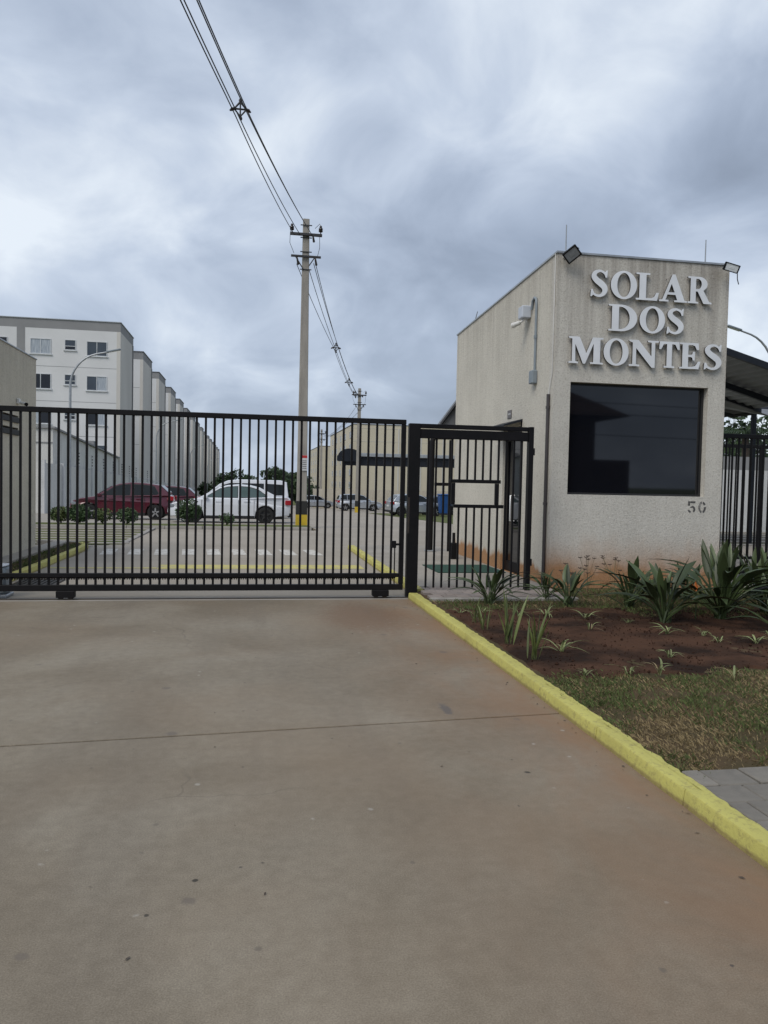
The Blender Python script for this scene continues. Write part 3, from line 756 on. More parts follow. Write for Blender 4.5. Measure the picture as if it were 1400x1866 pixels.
GL = {
 'L': [[(.02,0),(.62,0),(.67,.28),(.615,.28),(.56,.13),(.47,.06),(.29,.06),(.29,.95),(.40,.96),(.40,1),(.02,1),(.02,.96),(.12,.95),(.12,.05),(.02,.04)]],
 'A': [[(0,0),(.28,0),(.28,.04),(.175,.05),(.245,.27),(.52,.27),(.59,.05),(.49,.04),(.49,0),(.88,0),(.88,.04),(.80,.05),(.485,1.02),(.41,1.02),(.10,.05),(0,.04)], [(.267,.335),(.38,.70),(.50,.335)]],
 'R': [[(.02,0),(.40,0),(.40,.04),(.30,.05),(.30,.46),(.39,.46),(.63,0),(.92,0),(.92,.04),(.83,.06),(.585,.495)]+arc(.44,.735,.30,.265,-50,90,12)+[(.02,1),(.02,.96),(.12,.95),(.12,.05),(.02,.04)], [(.30,.525)]+[(.30,.94)]+arc(.38,.733,.165,.207,90,-90,12)],
 'D': [[(.02,0),(.36,0)]+arc(.38,.5,.47,.5,-88,88,20)+[(.36,1),(.02,1),(.02,.96),(.12,.95),(.12,.05),(.02,.04)], [(.30,.06),(.30,.94)]+arc(.36,.5,.29,.44,88,-88,18)],
 'O': [arc(.42,.5,.42,.52,0,349,31), arc(.42,.5,.235,.465,349,0,31)],
 'M': [[(.02,0),(.31,0),(.31,.04),(.215,.06),(.215,.76),(.49,0),(.545,0),(.83,.80),(.83,.05),(.73,.04),(.73,0),(1.13,0),(1.13,.04),(1.03,.05),(1.03,.95),(1.13,.96),(1.13,1),(.80,1),(.585,.37),(.35,1),(.02,1),(.02,.96),(.13,.94),(.13,.06),(.02,.04)]],
 'N': [[(.02,0),(.33,0),(.33,.04),(.22,.06),(.22,.72),(.74,-.03),(.82,-.03),(.82,.95),(.93,.96),(.93,1),(.61,1),(.61,.96),(.73,.94),(.73,.37),(.29,1),(.02,1),(.02,.96),(.13,.91),(.13,.06),(.02,.04)]],
 'T': [[(.22,0),(.62,0),(.62,.04),(.51,.05),(.51,.93),(.66,.92),(.76,.72),(.82,.72),(.80,1),(.04,1),(.02,.72),(.08,.72),(.18,.92),(.33,.93),(.33,.05),(.22,.04)]],
 'E': [[(.02,0),(.68,0),(.74,.28),(.68,.28),(.58,.10),(.46,.06),(.30,.06),(.30,.47),(.40,.47),(.47,.44),(.49,.34),(.54,.34),(.54,.66),(.49,.66),(.47,.56),(.40,.53),(.30,.53),(.30,.94),(.46,.94),(.56,.90),(.62,.76),(.68,.76),(.66,1),(.02,1),(.02,.96),(.12,.95),(.12,.05),(.02,.04)]],
}
sg = thing('name_sign', (5.85, 10.87, 3.4), 'brushed metal serif letters SOLAR DOS MONTES on the guardhouse front', 'sign')
rows = [('SOLAR', 4.43, .395, [(4.95, 5.22), (5.27, 5.69), (5.675, 6.05), (6.055, 6.515), (6.525, 6.925)]),
        ('DOS', 3.945, .385, [(5.25, 5.71), (5.75, 6.165), (6.195, 6.475)]),
        ('MONTES', 3.435, .385, [(4.635, 5.18), (5.187, 5.59), (5.598, 6.075), (6.085, 6.425), (6.425, 6.775), (6.835, 7.13)])]
for word, z, h, rg in rows:
    for chx, (a, c) in zip(word, rg):
        loops = GL.get(chx)
        polys = [[inset2(loops[0], -.012)]+[inset2(q, .012) for q in loops[1:]]] if loops else [[inset2(S_L+S_R[::-1], -.010)], [spurT], [spurB]]
        allp = [p for l in polys for q in l for p in q]; mn, mx = min(p[0] for p in allp), max(p[0] for p in allp)
        sx = (c-a)/(mx-mn)
        yf = HY0-.062
        mb = MB(); md = MB()
        for k, lp in enumerate(polys):
            l2 = [[((p[0]-mn)*sx, p[1]*h) for p in q] for q in lp]
            mb.poly(l2, (a, yf+.004, z), (1, 0, 0), (0, 0, 1), (0, -1, 0), .004-.0007*k)
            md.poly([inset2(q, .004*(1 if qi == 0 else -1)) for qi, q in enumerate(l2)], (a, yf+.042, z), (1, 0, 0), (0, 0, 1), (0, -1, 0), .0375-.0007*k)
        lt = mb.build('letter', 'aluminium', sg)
        md.build('return', 'letter_side_shade', lt)
        # stand-off pins into the wall
        cxm = (a+c)/2
        pn = MB()
        pts_ = [(a+(c-a)*.3, z+h*.12), (a+(c-a)*.3, z+h*.85)]
        for (qx, qz) in pts_: pn.tube([(qx, HY0, qz), (qx, yf+.0425, qz)], .006, 6)
        pn.build('pin', 'letter_side_shade', lt)

# floodlights on the parapet corners
def floodlight(loc, aim, roll, label, glass, scale=(.82, .82, .82)):
    fl = thing('floodlight', loc, label, 'floodlight', 'floodlights on the guardhouse parapet', world=False)
    fl.scale = scale; fl.rotation_mode = 'QUATERNION'
    q = Vector(aim).to_track_quat('Z', 'Y'); q.rotate(Matrix.Rotation(0, 3, 'Z')); 
    fl.rotation_quaternion = q @ Matrix.Rotation(roll, 3, 'Z').to_quaternion()
    MB().bbox(-.14, .14, -.11, .11, -.05, 0, .012).build('housing', 'black_paint', fl)
    for k in range(7): MB().box(-.12+k*.038, -.114+k*.038, -.09, .09, -.075, -.051).build('cooling_fin', 'black_paint', fl)
    MB().poly([[(-.14, -.11), (.14, -.11), (.14, .11), (-.14, .11)], [(-.118, -.088), (-.118, .088), (.118, .088), (.118, -.088)]], (0, 0, .001), (1, 0, 0), (0, 1, 0), (0, 0, 1), .012).build('bezel', 'black_paint', fl)
    MB().box(-.117, .117, -.087, .087, .002, .006).build('lens', glass, fl)
    MB().box(-.045, .045, -.03, .03, .0065, .009).build('led_panel', 'lamp_diffuser' if glass != 'lens_glass' else 'galv', fl)
    MB().tube([(-.15, 0, -.02), (-.15, 0, -.13), (.15, 0, -.13), (.15, 0, -.02)], .008, 6).build('bracket', 'black_paint', fl)
    return fl
floodlight((4.60, 10.74, 4.99), (-.15, -1, -.55), radians(42), 'square black floodlight turned diamond-wise on the left parapet corner', 'lens_glass')
f2 = floodlight((7.15, 10.70, 4.96), (-.15, -1.0, -.35), radians(-14), 'small pale-faced floodlight tilted down on the right parapet corner', 'lamp_diffuser', (.85, .55, .7))
o = MB().tube([(7.24, 10.80, 5.0), (7.30, 10.78, 4.95), (7.305, 10.78, 4.82), (7.33, 10.78, 4.74)], .007, 6).build('cable_tail', 'cable')
tag(o, 'short black cable hanging below the right floodlight', 'cable')
# lightning rods
for (x, y, z0, z1, ln, lab) in ((4.61, 11.0, 5.07, 5.50, 0, 'thin metal lightning rod above the left front corner of the guardhouse'), (6.97, 11.12, 5.07, 5.49, .0, 'thin metal lightning rod above the right side of the guardhouse front'), (4.50, 15.35, 4.91, 5.10, -.2, 'short slanting metal rod on the far left parapet of the guardhouse')):
    o = MB().tube([(x, y, z0), (x, y+ln, z1)], [.011, .008], 8).build('lightning_rod', 'galv', None, 50); tag(o, lab, 'rod', 'rods on the guardhouse roof')
# security camera with its box
sc = thing('security_camera', (HX0-.05, 11.98, 4.35), 'white bullet security camera under a pale box on the guardhouse side wall', 'camera')
MB().bbox(HX0-.16, HX0-.001, 11.92, 12.12, 4.30, 4.50, .015).build('box', 'pale_plastic', sc)
MB().tube([(HX0-.08, 12.0, 4.30), (HX0-.13, 12.02, 4.255), (HX0-.17, 12.05, 4.24)], .018, 8).build('bracket', 'white_plastic', sc, 50)
MB().lathe([(0, -.06), (.036, -.058), (.038, .04), (.044, .045), (.044, .085), (.034, .085), (.034, .075), (0, .075)], (HX0-.19, 12.08, 4.225), 14, (-.62, .75, -.22)).build('body', 'white_plastic', sc, 40)
MB().lathe([(0, .0755), (.033, .0755)], (HX0-.19, 12.08, 4.225), 14, (-.62, .75, -.22)).build('lens', 'dark_glass', sc)
# wall plaque
pq = thing('plaque', (HX0, 12.84, 2.83), 'small dark plaque on the guardhouse side wall above the door', 'plaque')
MB().bbox(HX0-.012, HX0-.001, 12.74, 12.95, 2.755, 2.90, .003).build('plate', 'plaque', pq)
for k in range(4): MB().box(HX0-.0135, HX0-.0122, 12.78+k*.035, 12.803+k*.035, 2.82, 2.845).build('lettering', 'plaque_text', pq)

# ------------------------------------------------------------------ left gate lodge
ll = thing('gate_lodge', (-6, 14, 0), 'plain beige rendered lodge with two slit vents behind the left end of the gate', 'lodge')
LX, LY0, LY1, LZ = -4.30, 11.4, 16.68, 3.93
s1 = [(14.42, 2.56), (15.48, 2.56), (15.48, 2.70), (14.42, 2.70)]; s2 = [(14.42, 2.33), (15.48, 2.33), (15.48, 2.47), (14.42, 2.47)]
MB().poly([[(LY0, -.05), (LY1, -.05), (LY1, LZ), (LY0, LZ)], s1[::-1], s2[::-1]], (LX-.25, 0, 0), (0, 1, 0), (0, 0, 1), (1, 0, 0), .25).build('side_wall', 'stucco_left', ll)
MB().box(-8.5, LX-.253, LY1-.2, LY1-.002, -.05, LZ-.002).build('back_wall', 'stucco_left', ll)
MB().box(-8.5, LX-.253, LY0+.002, LY0+.2, -.05, LZ-.002).build('front_wall', 'stucco_left', ll)
MB().box(-8.49, LX-.26, LY0+.21, LY1-.21, 3.5, 3.6).build('roof', 'roof_grey', ll)
MB().box(LX-.252, LX-.251, 14.35, 15.55, 2.3, 2.74).build('vent_backing', 'pole_black', ll)
for z in (2.56, 2.33): MB().bbox(LX-.08, LX+.03, 14.43, 15.47, z+.001, z+.10, .004).build('vent_blade', 'black_paint', ll)
MB().bbox(LX-.27, LX+.02, LY0-.02, LY1+.02, LZ+.002, LZ+.03, .006).build('coping', 'galv', ll)
sc2 = thing('security_camera', (LX+.06, 15.4, 2.95), 'small white security camera on the beige lodge wall above the gate', 'camera')
MB().bbox(LX+.001, LX+.05, 15.34, 15.46, 2.92, 3.02, .008).build('box', 'white_plastic', sc2)
MB().lathe([(0, -.07), (.03, -.07), (.032, .07), (0, .07)], (LX+.12, 15.36, 2.93), 12, (.7, -.6, -.2)).build('body', 'white_plastic', sc2, 40)
MB().lathe([(0, .071), (.03, .071), (.034, .1), (0, .1)], (LX+.12, 15.36, 2.93), 12, (.7, -.6, -.2)).build('lens', 'black_paint', sc2, 40)

# ------------------------------------------------------------------ apartment blocks along the left
def window(parent, axis, c, w, z0, z1, pos, kind, sliding=True):
    """axis 'y': window in a wall facing -Y at y=pos, centred at x=c; axis 'x': wall facing -X at x=pos"""
    x0, x1 = c-w/2, c+w/2
    if axis == 'y': O, ux, un = (0, pos+.02, 0), (1, 0, 0), (0, -1, 0)
    else: O, ux, un = (pos+.02, 0, 0), (0, 1, 0), (-1, 0, 0)
    fr = .05
    mid = c
    L = [[(x0, z0), (x1, z0), (x1, z1), (x0, z1)]]
    if sliding:
        L += [[(x0+fr, z0+fr), (x0+fr, z1-fr), (mid-.025, z1-fr), (mid-.025, z0+fr)], [(mid+.025, z0+fr), (mid+.025, z1-fr), (x1-fr, z1-fr), (x1-fr, z0+fr)]]
    else:
        zm = z0+(z1-z0)*.38
        L += [[(x0+fr, z0+fr), (x0+fr, zm-.025), (x1-fr, zm-.025), (x1-fr, z0+fr)], [(x0+fr, zm+.025), (x0+fr, z1-fr), (x1-fr, z1-fr), (x1-fr, zm+.025)]]
    wn = MB().poly(L, O, ux, (0, 0, 1), un, .06).build('window', 'alu_white', parent)
    O2 = tuple(a+b*.012 for a, b in zip(O, un))
    kinds = kind if isinstance(kind, tuple) else (kind, kind)
    for lp, k in zip(L[1:], kinds):
        MB().poly([lp], O2, ux, (0, 0, 1), un, .014).build('pane', k, wn)
    s0, s1 = x0-.08, x1+.08
    O3 = tuple(a+b*.0 for a, b in zip(O, un))
    MB().poly([[(s0, z0-.07), (s1, z0-.07), (s1, z0-.004), (s0, z0-.004)]], O3, ux, (0, 0, 1), un, .11).build('sill', 'alu_white', wn)
    return wn

PITCH_Y, BX = 13.45, -10.5
Y0 = 65.8
ordn = ['nearest', 'second nearest', 'third nearest', 'fourth nearest', 'fifth nearest', 'sixth nearest', 'seventh nearest', 'eighth nearest', 'ninth nearest', 'tenth nearest', 'eleventh nearest', 'twelfth nearest', 'thirteenth nearest', 'fourteenth nearest', 'fifteenth nearest', 'farthest']
for k in range(16):
    y0 = Y0+k*PITCH_Y; y1 = y0+6.9; zt = 14.08-.0118*(y0-Y0); zb = gz(y1)-.5
    lab = ('white five-storey apartment block with grey top band and windows facing the gate' if k == 0 else f'pale apartment block, {ordn[k]} in the row receding on the left')
    ab = thing('apartment_block', (-17, y0+3.4, gz(y0)), lab, 'building', 'apartment blocks on the left')
    xl = -26 if k == 0 else -22
    MB().box(xl, BX-.3, y0, y1, zb, zt-.72).build('wall', 'facade_white', ab)
    MB().box(BX-.299, BX, y0+.0, y1, zb, zt-.72).build('side_wall', 'facade_beige', ab)
    MB().box(xl+.001, BX-.001, y0+.001, y1-.001, zt-.719, zt).build('parapet_band', 'facade_grey', ab)
    MB().bbox(xl-.06, BX+.06, y0-.06, y1+.06, zt+.001, zt+.09, .02).build('coping', 'galv' if k == 0 else 'roof_grey', ab)
    MB().box(BX+.001, BX+.09, y1-.55, y1-.45, zb, zt-.75).build('downpipe', 'facade_grey', ab)
    if k == 0:
        MB().box(-18.42, -17.8, y0-.012, y0-.001, 0, zt-.72).build('pilaster_band', 'facade_grey', ab)
        for z in (10.35, 7.57, 4.8): MB().box(-17.79, BX-.31, y0-.008, y0-.001, z, z+.03).build('floor_joint', 'facade_grey', ab)
        for r in range(5):
            zc = 11.93-2.785*r
            window(ab, 'y', -16.62, 1.58, zc-.61, zc+.61, y0, [('curtain', 'curtain'), ('pane_dark', 'pane_dark'), ('curtain', 'pane_dark'), ('pane', 'pane'), ('pane', 'pane_dark')][r])
            window(ab, 'y', -14.38, .86, zc-.22, zc+.62, y0, [('pane_dark', 'pane'), ('pane', 'pane'), ('pane_dark', 'pane'), ('pane', 'pane'), ('pane', 'pane')][r], False)
            window(ab, 'y', -12.33, 1.58, zc-.61, zc+.57, y0, [('pane', 'pane'), ('pane', 'curtain'), ('pane_dark', 'curtain'), ('pane', 'pane'), ('pane', 'pane_dark')][r])
            window(ab, 'y', -19.85, 1.5, zc-.61, zc+.61, y0, ('pane', 'pane_dark'))
    elif k < 5:
        for z in (zt-3.5, zt-6.3, zt-9.1): MB().box(BX-1.6, BX-.31, y0-.008, y0-.001, z, z+.03).build('floor_joint', 'facade_grey', ab)
# far blocks on the right
for k, (y0, y1, zt, w, lab) in enumerate(((165, 213, 14.0, 40, 'cream apartment block beyond the carport on the right'), (245, 290, 12.7, 18, 'farther cream apartment block left of the carport'))):
    ab = thing('apartment_block', (22+w/2, y0, gz(y0)), lab, 'building', 'apartment blocks on the right')
    zb = gz(y1)-1
    MB().box(21.9, 21.9+w, y0, y1, zb, zt-.7).build('wall', 'facade_cream', ab)
    MB().box(21.9, 21.9+w, y0, y1, zt-.699, zt).build('parapet_band', 'facade_cream', ab)
    MB().bbox(21.8, 22+w, y0-.1, y1+.1, zt+.001, zt+.16, .03).build('coping', 'roof_grey', ab)
    for z in (zt-.8, zt-3.6, zt-6.4): MB().box(21.95, 21.85+w, y0-.03, y0-.002, z, z+.07).build('floor_joint', 'facade_beige', ab)
    for r in range(5):
        for c in range(5):
            yc = y0+5+c*9
            window(ab, 'x', yc, 2.2, zt-2.6-2.78*r, zt-1.3-2.78*r, 21.9, ('pane', 'pane_dark'))
    if k == 0:
        for j in range(1, 8):
            MB().box(21.9+j*5-.14, 21.9+j*5+.14, y0-.07, y0-.003, zb, zt-.72).build('pilaster', 'facade_beige', ab)

# boundary wall along the left, stepping down with the ground
bwl = thing('boundary_wall', (-10.2, 60, gz(60)), 'pale rendered boundary wall with piers running back along the left blocks', 'wall')
y = 41.0
while y < 150:
    zt = gz(y+2)+2.68
    MB().box(-10.38, -10.22, y, y+3.99, gz(y+4)-.3, zt).build('panel', 'stucco_far', bwl)
    MB().box(-10.42, -10.12, y-.13, y+.13, gz(y)-.3, zt+.16).build('pier', 'stucco_white', bwl)
    y += 4.0
MB().box(-14, -10.425, 40.9, 41.1, -.7, 2.3).build('return_wall', 'stucco_far', bwl)
for k in range(9):
    yy = 49+k*4
    ep = thing('fence_insulator_rod', (-10.3, yy, gz(yy)+2.6), ('nearest', 'second nearest', 'third nearest', 'fourth nearest', 'fifth nearest', 'sixth nearest', 'seventh nearest', 'eighth nearest', 'farthest')[k]+' thin electric fence rod on the left boundary wall', 'fence rod', 'electric fence rods on the left wall')
    zt = gz(yy+2)+2.68
    MB().tube([(-10.3, yy+.5, zt-.1), (-10.3, yy+.5, zt+1.05)], .014, 6).build('rod', 'galv', ep)
    for j in range(5): MB().lathe([(0, -.04), (.04, -.03), (.04, .03), (0, .04)], (-10.27, yy+.46, zt+.15+.2*j), 8).build('insulator', 'iron_dark', ep)
# service annex with a falling eave, behind the wall
an = thing('service_annex', (-12, 56, 0), 'low white service building with a sloping dark eave behind the boundary wall', 'building')
MB().poly([[(44.5, -1.2), (67, -1.2), (65.7, 3.1), (44.5, 4.15)]], (-12.5, 0, 0), (0, 1, 0), (0, 0, 1), (1, 0, 0), 1.9).build('wall', 'stucco_far', an)
MB().poly([[(44.4, 4.155), (65.72, 3.1), (65.72, 3.2), (44.4, 4.26)]], (-12.6, 0, 0), (0, 1, 0), (0, 0, 1), (1, 0, 0), 2.14).build('eave', 'facade_grey', an)
MB().box(-18, -12.502, 44.5, 60, -1.2, 4.1).build('rear_wall', 'stucco_cream', an)
MB().box(-11.5, -10.9, 57.2, 58.6, 3.55, 4.1).build('roof_vent', 'facade_grey', an)
MB().bbox(-12.05, -11.7, 44.4, 44.495, 2.1, 2.45, .02).build('wall_lamp', 'iron_dark', an)
MB().box(-12.48, -10.61, 44.47, 44.498, 3.35, 3.42).build('facade_line', 'facade_grey', an)

# ------------------------------------------------------------------ street lamps
def lamp(x, y, label, flip=1, zt=7.05, zc=5.5):
    t = thing('street_lamp', (x, y, gz(y)), label, 'street lamp', 'curved street lamps')
    z0 = gz(y)+.08
    pts = [(x, y, z0), (x, y, zc)]
    R_ = 1.55
    for a in range(1, 9):
        th = radians(a*9.5); pts.append((x+flip*(R_*(1-cos(th)))*.92, y, zc+gz(y)*.0+(zt-zc)*sin(th)*.96))
    e = pts[-1]; pts.append((x+flip*1.55, y, zt))
    MB().tube(pts, [.055]*2+[.05-.002*k for k in range(len(pts)-2)], 8).build('pole', 'galv', t, 60)
    h = MB().bbox(-.30, .30, -.10, .10, -.03, .035, .015).build('lamp_head', 'grey_plastic', t)
    h.location = (x+flip*1.80, y, zt+.07); h.rotation_euler = (0, flip*radians(-14), 0)
    MB().box(-.22, .22, -.075, .075, -.036, -.0305).build('lamp_lens', 'lamp_diffuser', h)
    MB().lathe([(.12, 0), (.12, .02), (.06, .05), (.056, .3)], (x, y, z0), 10).build('base', 'galv', t, 40)
lamp(-7.75, 35.5, 'tall curved grey street lamp rising behind the left end of the gate')
lamp(-7.8, 67.5, 'curved street lamp before the second apartment block on the left', 1, 6.45, 4.95)
lamp(-7.8, 105, 'distant curved street lamp, third along the left row', 1, 6.0, 4.4)
lamp(-7.8, 148, 'farthest curved street lamp of the left row', 1, 5.3, 3.7)
lamp(19.35, 26, 'curved street lamp behind the guardhouse at the right edge', -1, 7.5, 5.6)

# ------------------------------------------------------------------ utility poles and cables
def upole(x, y, h, label):
    t = thing('utility_pole', (x, y, gz(y)), label, 'utility pole', 'concrete utility poles')
    z = gz(y)
    def ring(w, d, zz): return [(x-w, y-d, zz), (x+w, y-d, zz), (x+w, y+d, zz), (x-w, y+d, zz)]
    n = 10; vs = []; fs = []
    for i in range(n+1):
        f = i/n; w = .185-.075*f; d = .15-.055*f; c = .02
        vs += [(x-w+c, y-d, z+h*f), (x+w-c, y-d, z+h*f), (x+w, y-d+c, z+h*f), (x+w, y+d-c, z+h*f), (x+w-c, y+d, z+h*f), (x-w+c, y+d, z+h*f), (x-w, y+d-c, z+h*f), (x-w, y-d+c, z+h*f)]
    for i in range(n):
        for k in range(8): fs.append((i*8+k, i*8+(k+1) % 8, (i+1)*8+(k+1) % 8, (i+1)*8+k))
    fs.append(tuple(range(n*8, n*8+8)))
    MB().add(vs, fs).build('shaft', 'pole_concrete', t)
    MB().box(x-.196, x+.196, y-.158, y+.158, z+.48, z+.96).build('black_band', 'pole_black', t)
    MB().box(x-.2, x+.2, y-.162, y+.162, z+.0, z+.478).build('yellow_band', 'pole_yellow', t)
    zt = z+h
    a1 = MB().bbox(x-.55, x+.55, y-.2, y-.11, zt-.61, zt-.52, .006).build('crossarm', 'iron_dark', t)
    a2 = MB().bbox(x-.52, x+.52, y-.2, y-.13, zt-1.36, zt-1.29, .006).build('crossarm', 'iron_dark', t)
    for sx in (-.5, .5):
        MB().lathe([(.02, 0), (.02, .06), (.07, .08), (.08, .12), (.055, .14), (.075, .16), (.07, .2), (.04, .22), (.05, .25), (.03, .29), (0, .29)], (x+sx, y-.155, zt-.52), 10).build('insulator', 'porcelain', a1, 50)
    for zz, w in ((zt-.25, .2), (zt-.68, .2), (zt-1.17, .2), (zt-1.78, .2)):
        MB().bbox(x-w, x+w, y-.13, y-.105, zz, zz+.035, .004).build('clamp', 'iron_dark', t)
    MB().tube([(x-.1, y-.15, zt-1.75), (x-.36, y-.17, zt-1.35)], .02, 6).tube([(x+.1, y-.15, zt-1.65), (x+.3, y-.17, zt-1.35)], .02, 6).build('brace', 'iron_dark', t)
    MB().tube([(x-.5, y-.16, zt-.25), (x-.56, y-.2, zt-.55), (x-.57, y-.2, zt-.9), (x-.42, y-.2, zt-1.25)], .009, 5).tube([(x+.5, y-.16, zt-.25), (x+.46, y-.2, zt-.18), (x+.3, y-.2, zt-.35)], .009, 5).tube([(x+.46, y-.2, zt-.6), (x+.47, y-.2, zt-1.0), (x+.4, y-.2, zt-1.3)], .009, 5).build('jumper_cable', 'cable', t)
    for sx, zz in ((-.3, zt-1.34), (.34, zt-1.33), (.24, zt-.52)):
        MB().tube([(x+sx, y, zz), (x+sx+.06, y+.28, zz-.14)], [.03, .045], 8).build('strain_insulator', 'porcelain', t)
    return t
P0, P1, P2, P3 = Vector((-5.05, -8.0, 10.3)), Vector((1.83, 27.4, 10.2)), Vector((8.75, 62.5, 8.6)), Vector((9.4, 103, 7.8))
p1 = upole(1.83, 27.4, 10.83, 'tall concrete utility pole with two crossarms rising behind the middle of the gate')
upole(8.75, 62.5, 10.15, 'second concrete utility pole, in front of the carport')
upole(9.4, 103, 10.4, 'farthest small concrete utility pole between the near pole and the carport')
p0 = upole(-5.05, -8.0, 10.83, 'concrete utility pole at the street behind the viewer')
sgp = thing('pole_notice', (1.83, 27.2, 3), 'small white notice with red header on the near utility pole', 'notice')
MB().bbox(1.83-.02, 1.83+.17, 27.225, 27.235, 1.95, 2.5, .003).build('plate', 'sign_white', sgp)
MB().box(1.83-.015, 1.83+.165, 27.2225, 27.2245, 2.4, 2.495).build('header', 'sign_red', sgp)
for k in range(5): MB().box(1.83, 1.83+.14, 27.2225, 27.2245, 2.03+k*.065, 2.05+k*.065).build('print_line', 'iron_dark', sgp)

def span(A, B, offA, offM, offB, sag, r, label, group, t1=.3, t2=1.0, n=40):
    """sagging cable: offset offA at A, drawn together to offM from t1 to t2, offB at B"""
    pts = []
    for i in range(n+1):
        t = i/n; p = A.lerp(B, t)
        if t < t1: o = Vector(offA).lerp(Vector(offM), t/t1)
        elif t > t2: o = Vector(offM).lerp(Vector(offB), (t-t2)/(1-t2))
        else: o = Vector(offM)
        p = p+o; p.z -= 4*sag*t*(1-t); pts.append(p)
    o = MB().tube(pts, r, 5).build('power_cable', 'cable', None, 179); tag(o, label, 'cable', group)
offs1 = [(-.44, 0, .05), (-.20, 0, .0), (.22, 0, .02), (.26, 0, -.04)]
mid0 = [(-.16, 0, .0), (-.10, 0, .0), (.14, 0, .0), (.07, 0, .08)]
for k, w in enumerate(('outer left', 'inner left', 'outer right', 'upper right')): span(P1, P0, offs1[k], mid0[k], mid0[k], 1.18, .0125, f'{w} of the four dark overhead cables running to the top left corner', 'cables overhead to the top left', .309)
offs2 = [(-.30, .2, -.95), (.34, .2, -.80), (.30, .2, -.90), (.1, .2, -1.0)]
mid1 = [(-.12, 0, -.32), (.12, 0, -.30), (.1, 0, -.2), (0, 0, -.43)]
offs3 = [(-.3, 0, .0), (.3, 0, .0), (.2, 0, .1), (-.1, 0, -.1)]
for k, w in enumerate(('left', 'right', 'upper', 'lower')): span(P1, P2, offs2[k], mid1[k], offs3[k], .85, .0125, f'{w} of the four overhead cables sagging between the near and the second pole', 'cables between the first two poles', .36, .85)
for k, w in enumerate(('left', 'right', 'middle')): span(P2, P3, offs2[k], mid1[k], offs3[k], .9, .0125, f'{w} of the thin overhead cables between the second and the farthest pole', 'cables between the far poles', .4, .8)
def at_span(A, B, t, sag): p = A.lerp(B, t); p.z -= 4*sag*t*(1-t); return p
def spacer(c, s, label):
    t = thing('cable_spacer', c, label, 'cable spacer', 'diamond cable spacers on the overhead cables')
    c = Vector(c)
    mb = MB()
    ring = [(0, .24), (.2, 0), (0, -.24), (-.2, 0)]
    pts = [c+Vector((a*s, 0, b_*s)) for a, b_ in ring]
    mb.tube(pts+[pts[0]], .035*s, 6).tube([pts[0], pts[2]], .03*s, 6).tube([pts[1], pts[3]], .03*s, 6)
    mb.build('frame', 'iron_dark', t)
    for (a, b_), (dx, dz) in zip(ring, ((0, 1), (1, -.3), (.3, -1), (-1, -.3))):
        q = c+Vector((a*s, 0, b_*s)); mb2 = MB()
        mb2.tube([q, q+Vector((dx*.07, .02, dz*.06))*s, q+Vector((dx*.15, .02, dz*.06-.05))*s], [.05*s, .06*s, .02*s], 6); mb2.build('clamp', 'porcelain', t)
spacer(at_span(P1, P0, .309, 1.19)+Vector((0, 0, .02)), .62, 'large dark cable spacer high on the cables at the upper left')
spacer(at_span(P1, P2, .36, .85)+Vector((0, 0, -.31)), .75, 'cable spacer halfway between the near and second pole')
spacer(at_span(P1, P2, .645, .85)+Vector((0, 0, -.31)), .8, 'small cable spacer lower along the cables toward the second pole')
spacer(at_span(P1, P2, .845, .85)+Vector((0, 0, -.30)), .8, 'smallest cable spacer just left of the second pole')

# ------------------------------------------------------------------ vehicles
def shell(pl, hw, ins, dw):
    """side outline pl (x,z), half width hw(x,z): rounded slab"""
    n = len(pl); ip = inset2(pl, ins); ip2 = inset2(pl, ins*.3)
    vs = []
    for sgn in (1, -1):
        vs += [(x, sgn*hw(x, z), z) for x, z in ip]
        vs += [(x, sgn*(hw(x, z)-dw*.3), z) for x, z in ip2]
        vs += [(x, sgn*(hw(x, z)-dw), z) for x, z in pl]
    fs = []
    tr = tessellate_polygon([[Vector((x, z, 0)) for x, z in ip]])
    for a, b_, c in tr: fs += [(a, b_, c), (3*n+a, 3*n+c, 3*n+b_)]
    for k in range(n):
        j = (k+1) % n
        fs += [(k, j, n+j, n+k), (n+k, n+j, 2*n+j, 2*n+k), (2*n+k, 2*n+j, 5*n+j, 5*n+k), (5*n+k, 5*n+j, 4*n+j, 4*n+k), (4*n+k, 4*n+j, 3*n+j, 3*n+k)]
    return MB().add(vs, fs)
def arch(cx, r, z0, n=10): return [(cx+r*cos(a), max(z0, .30+r*sin(a))) for a in [pi*k/n for k in range(n+1)]]
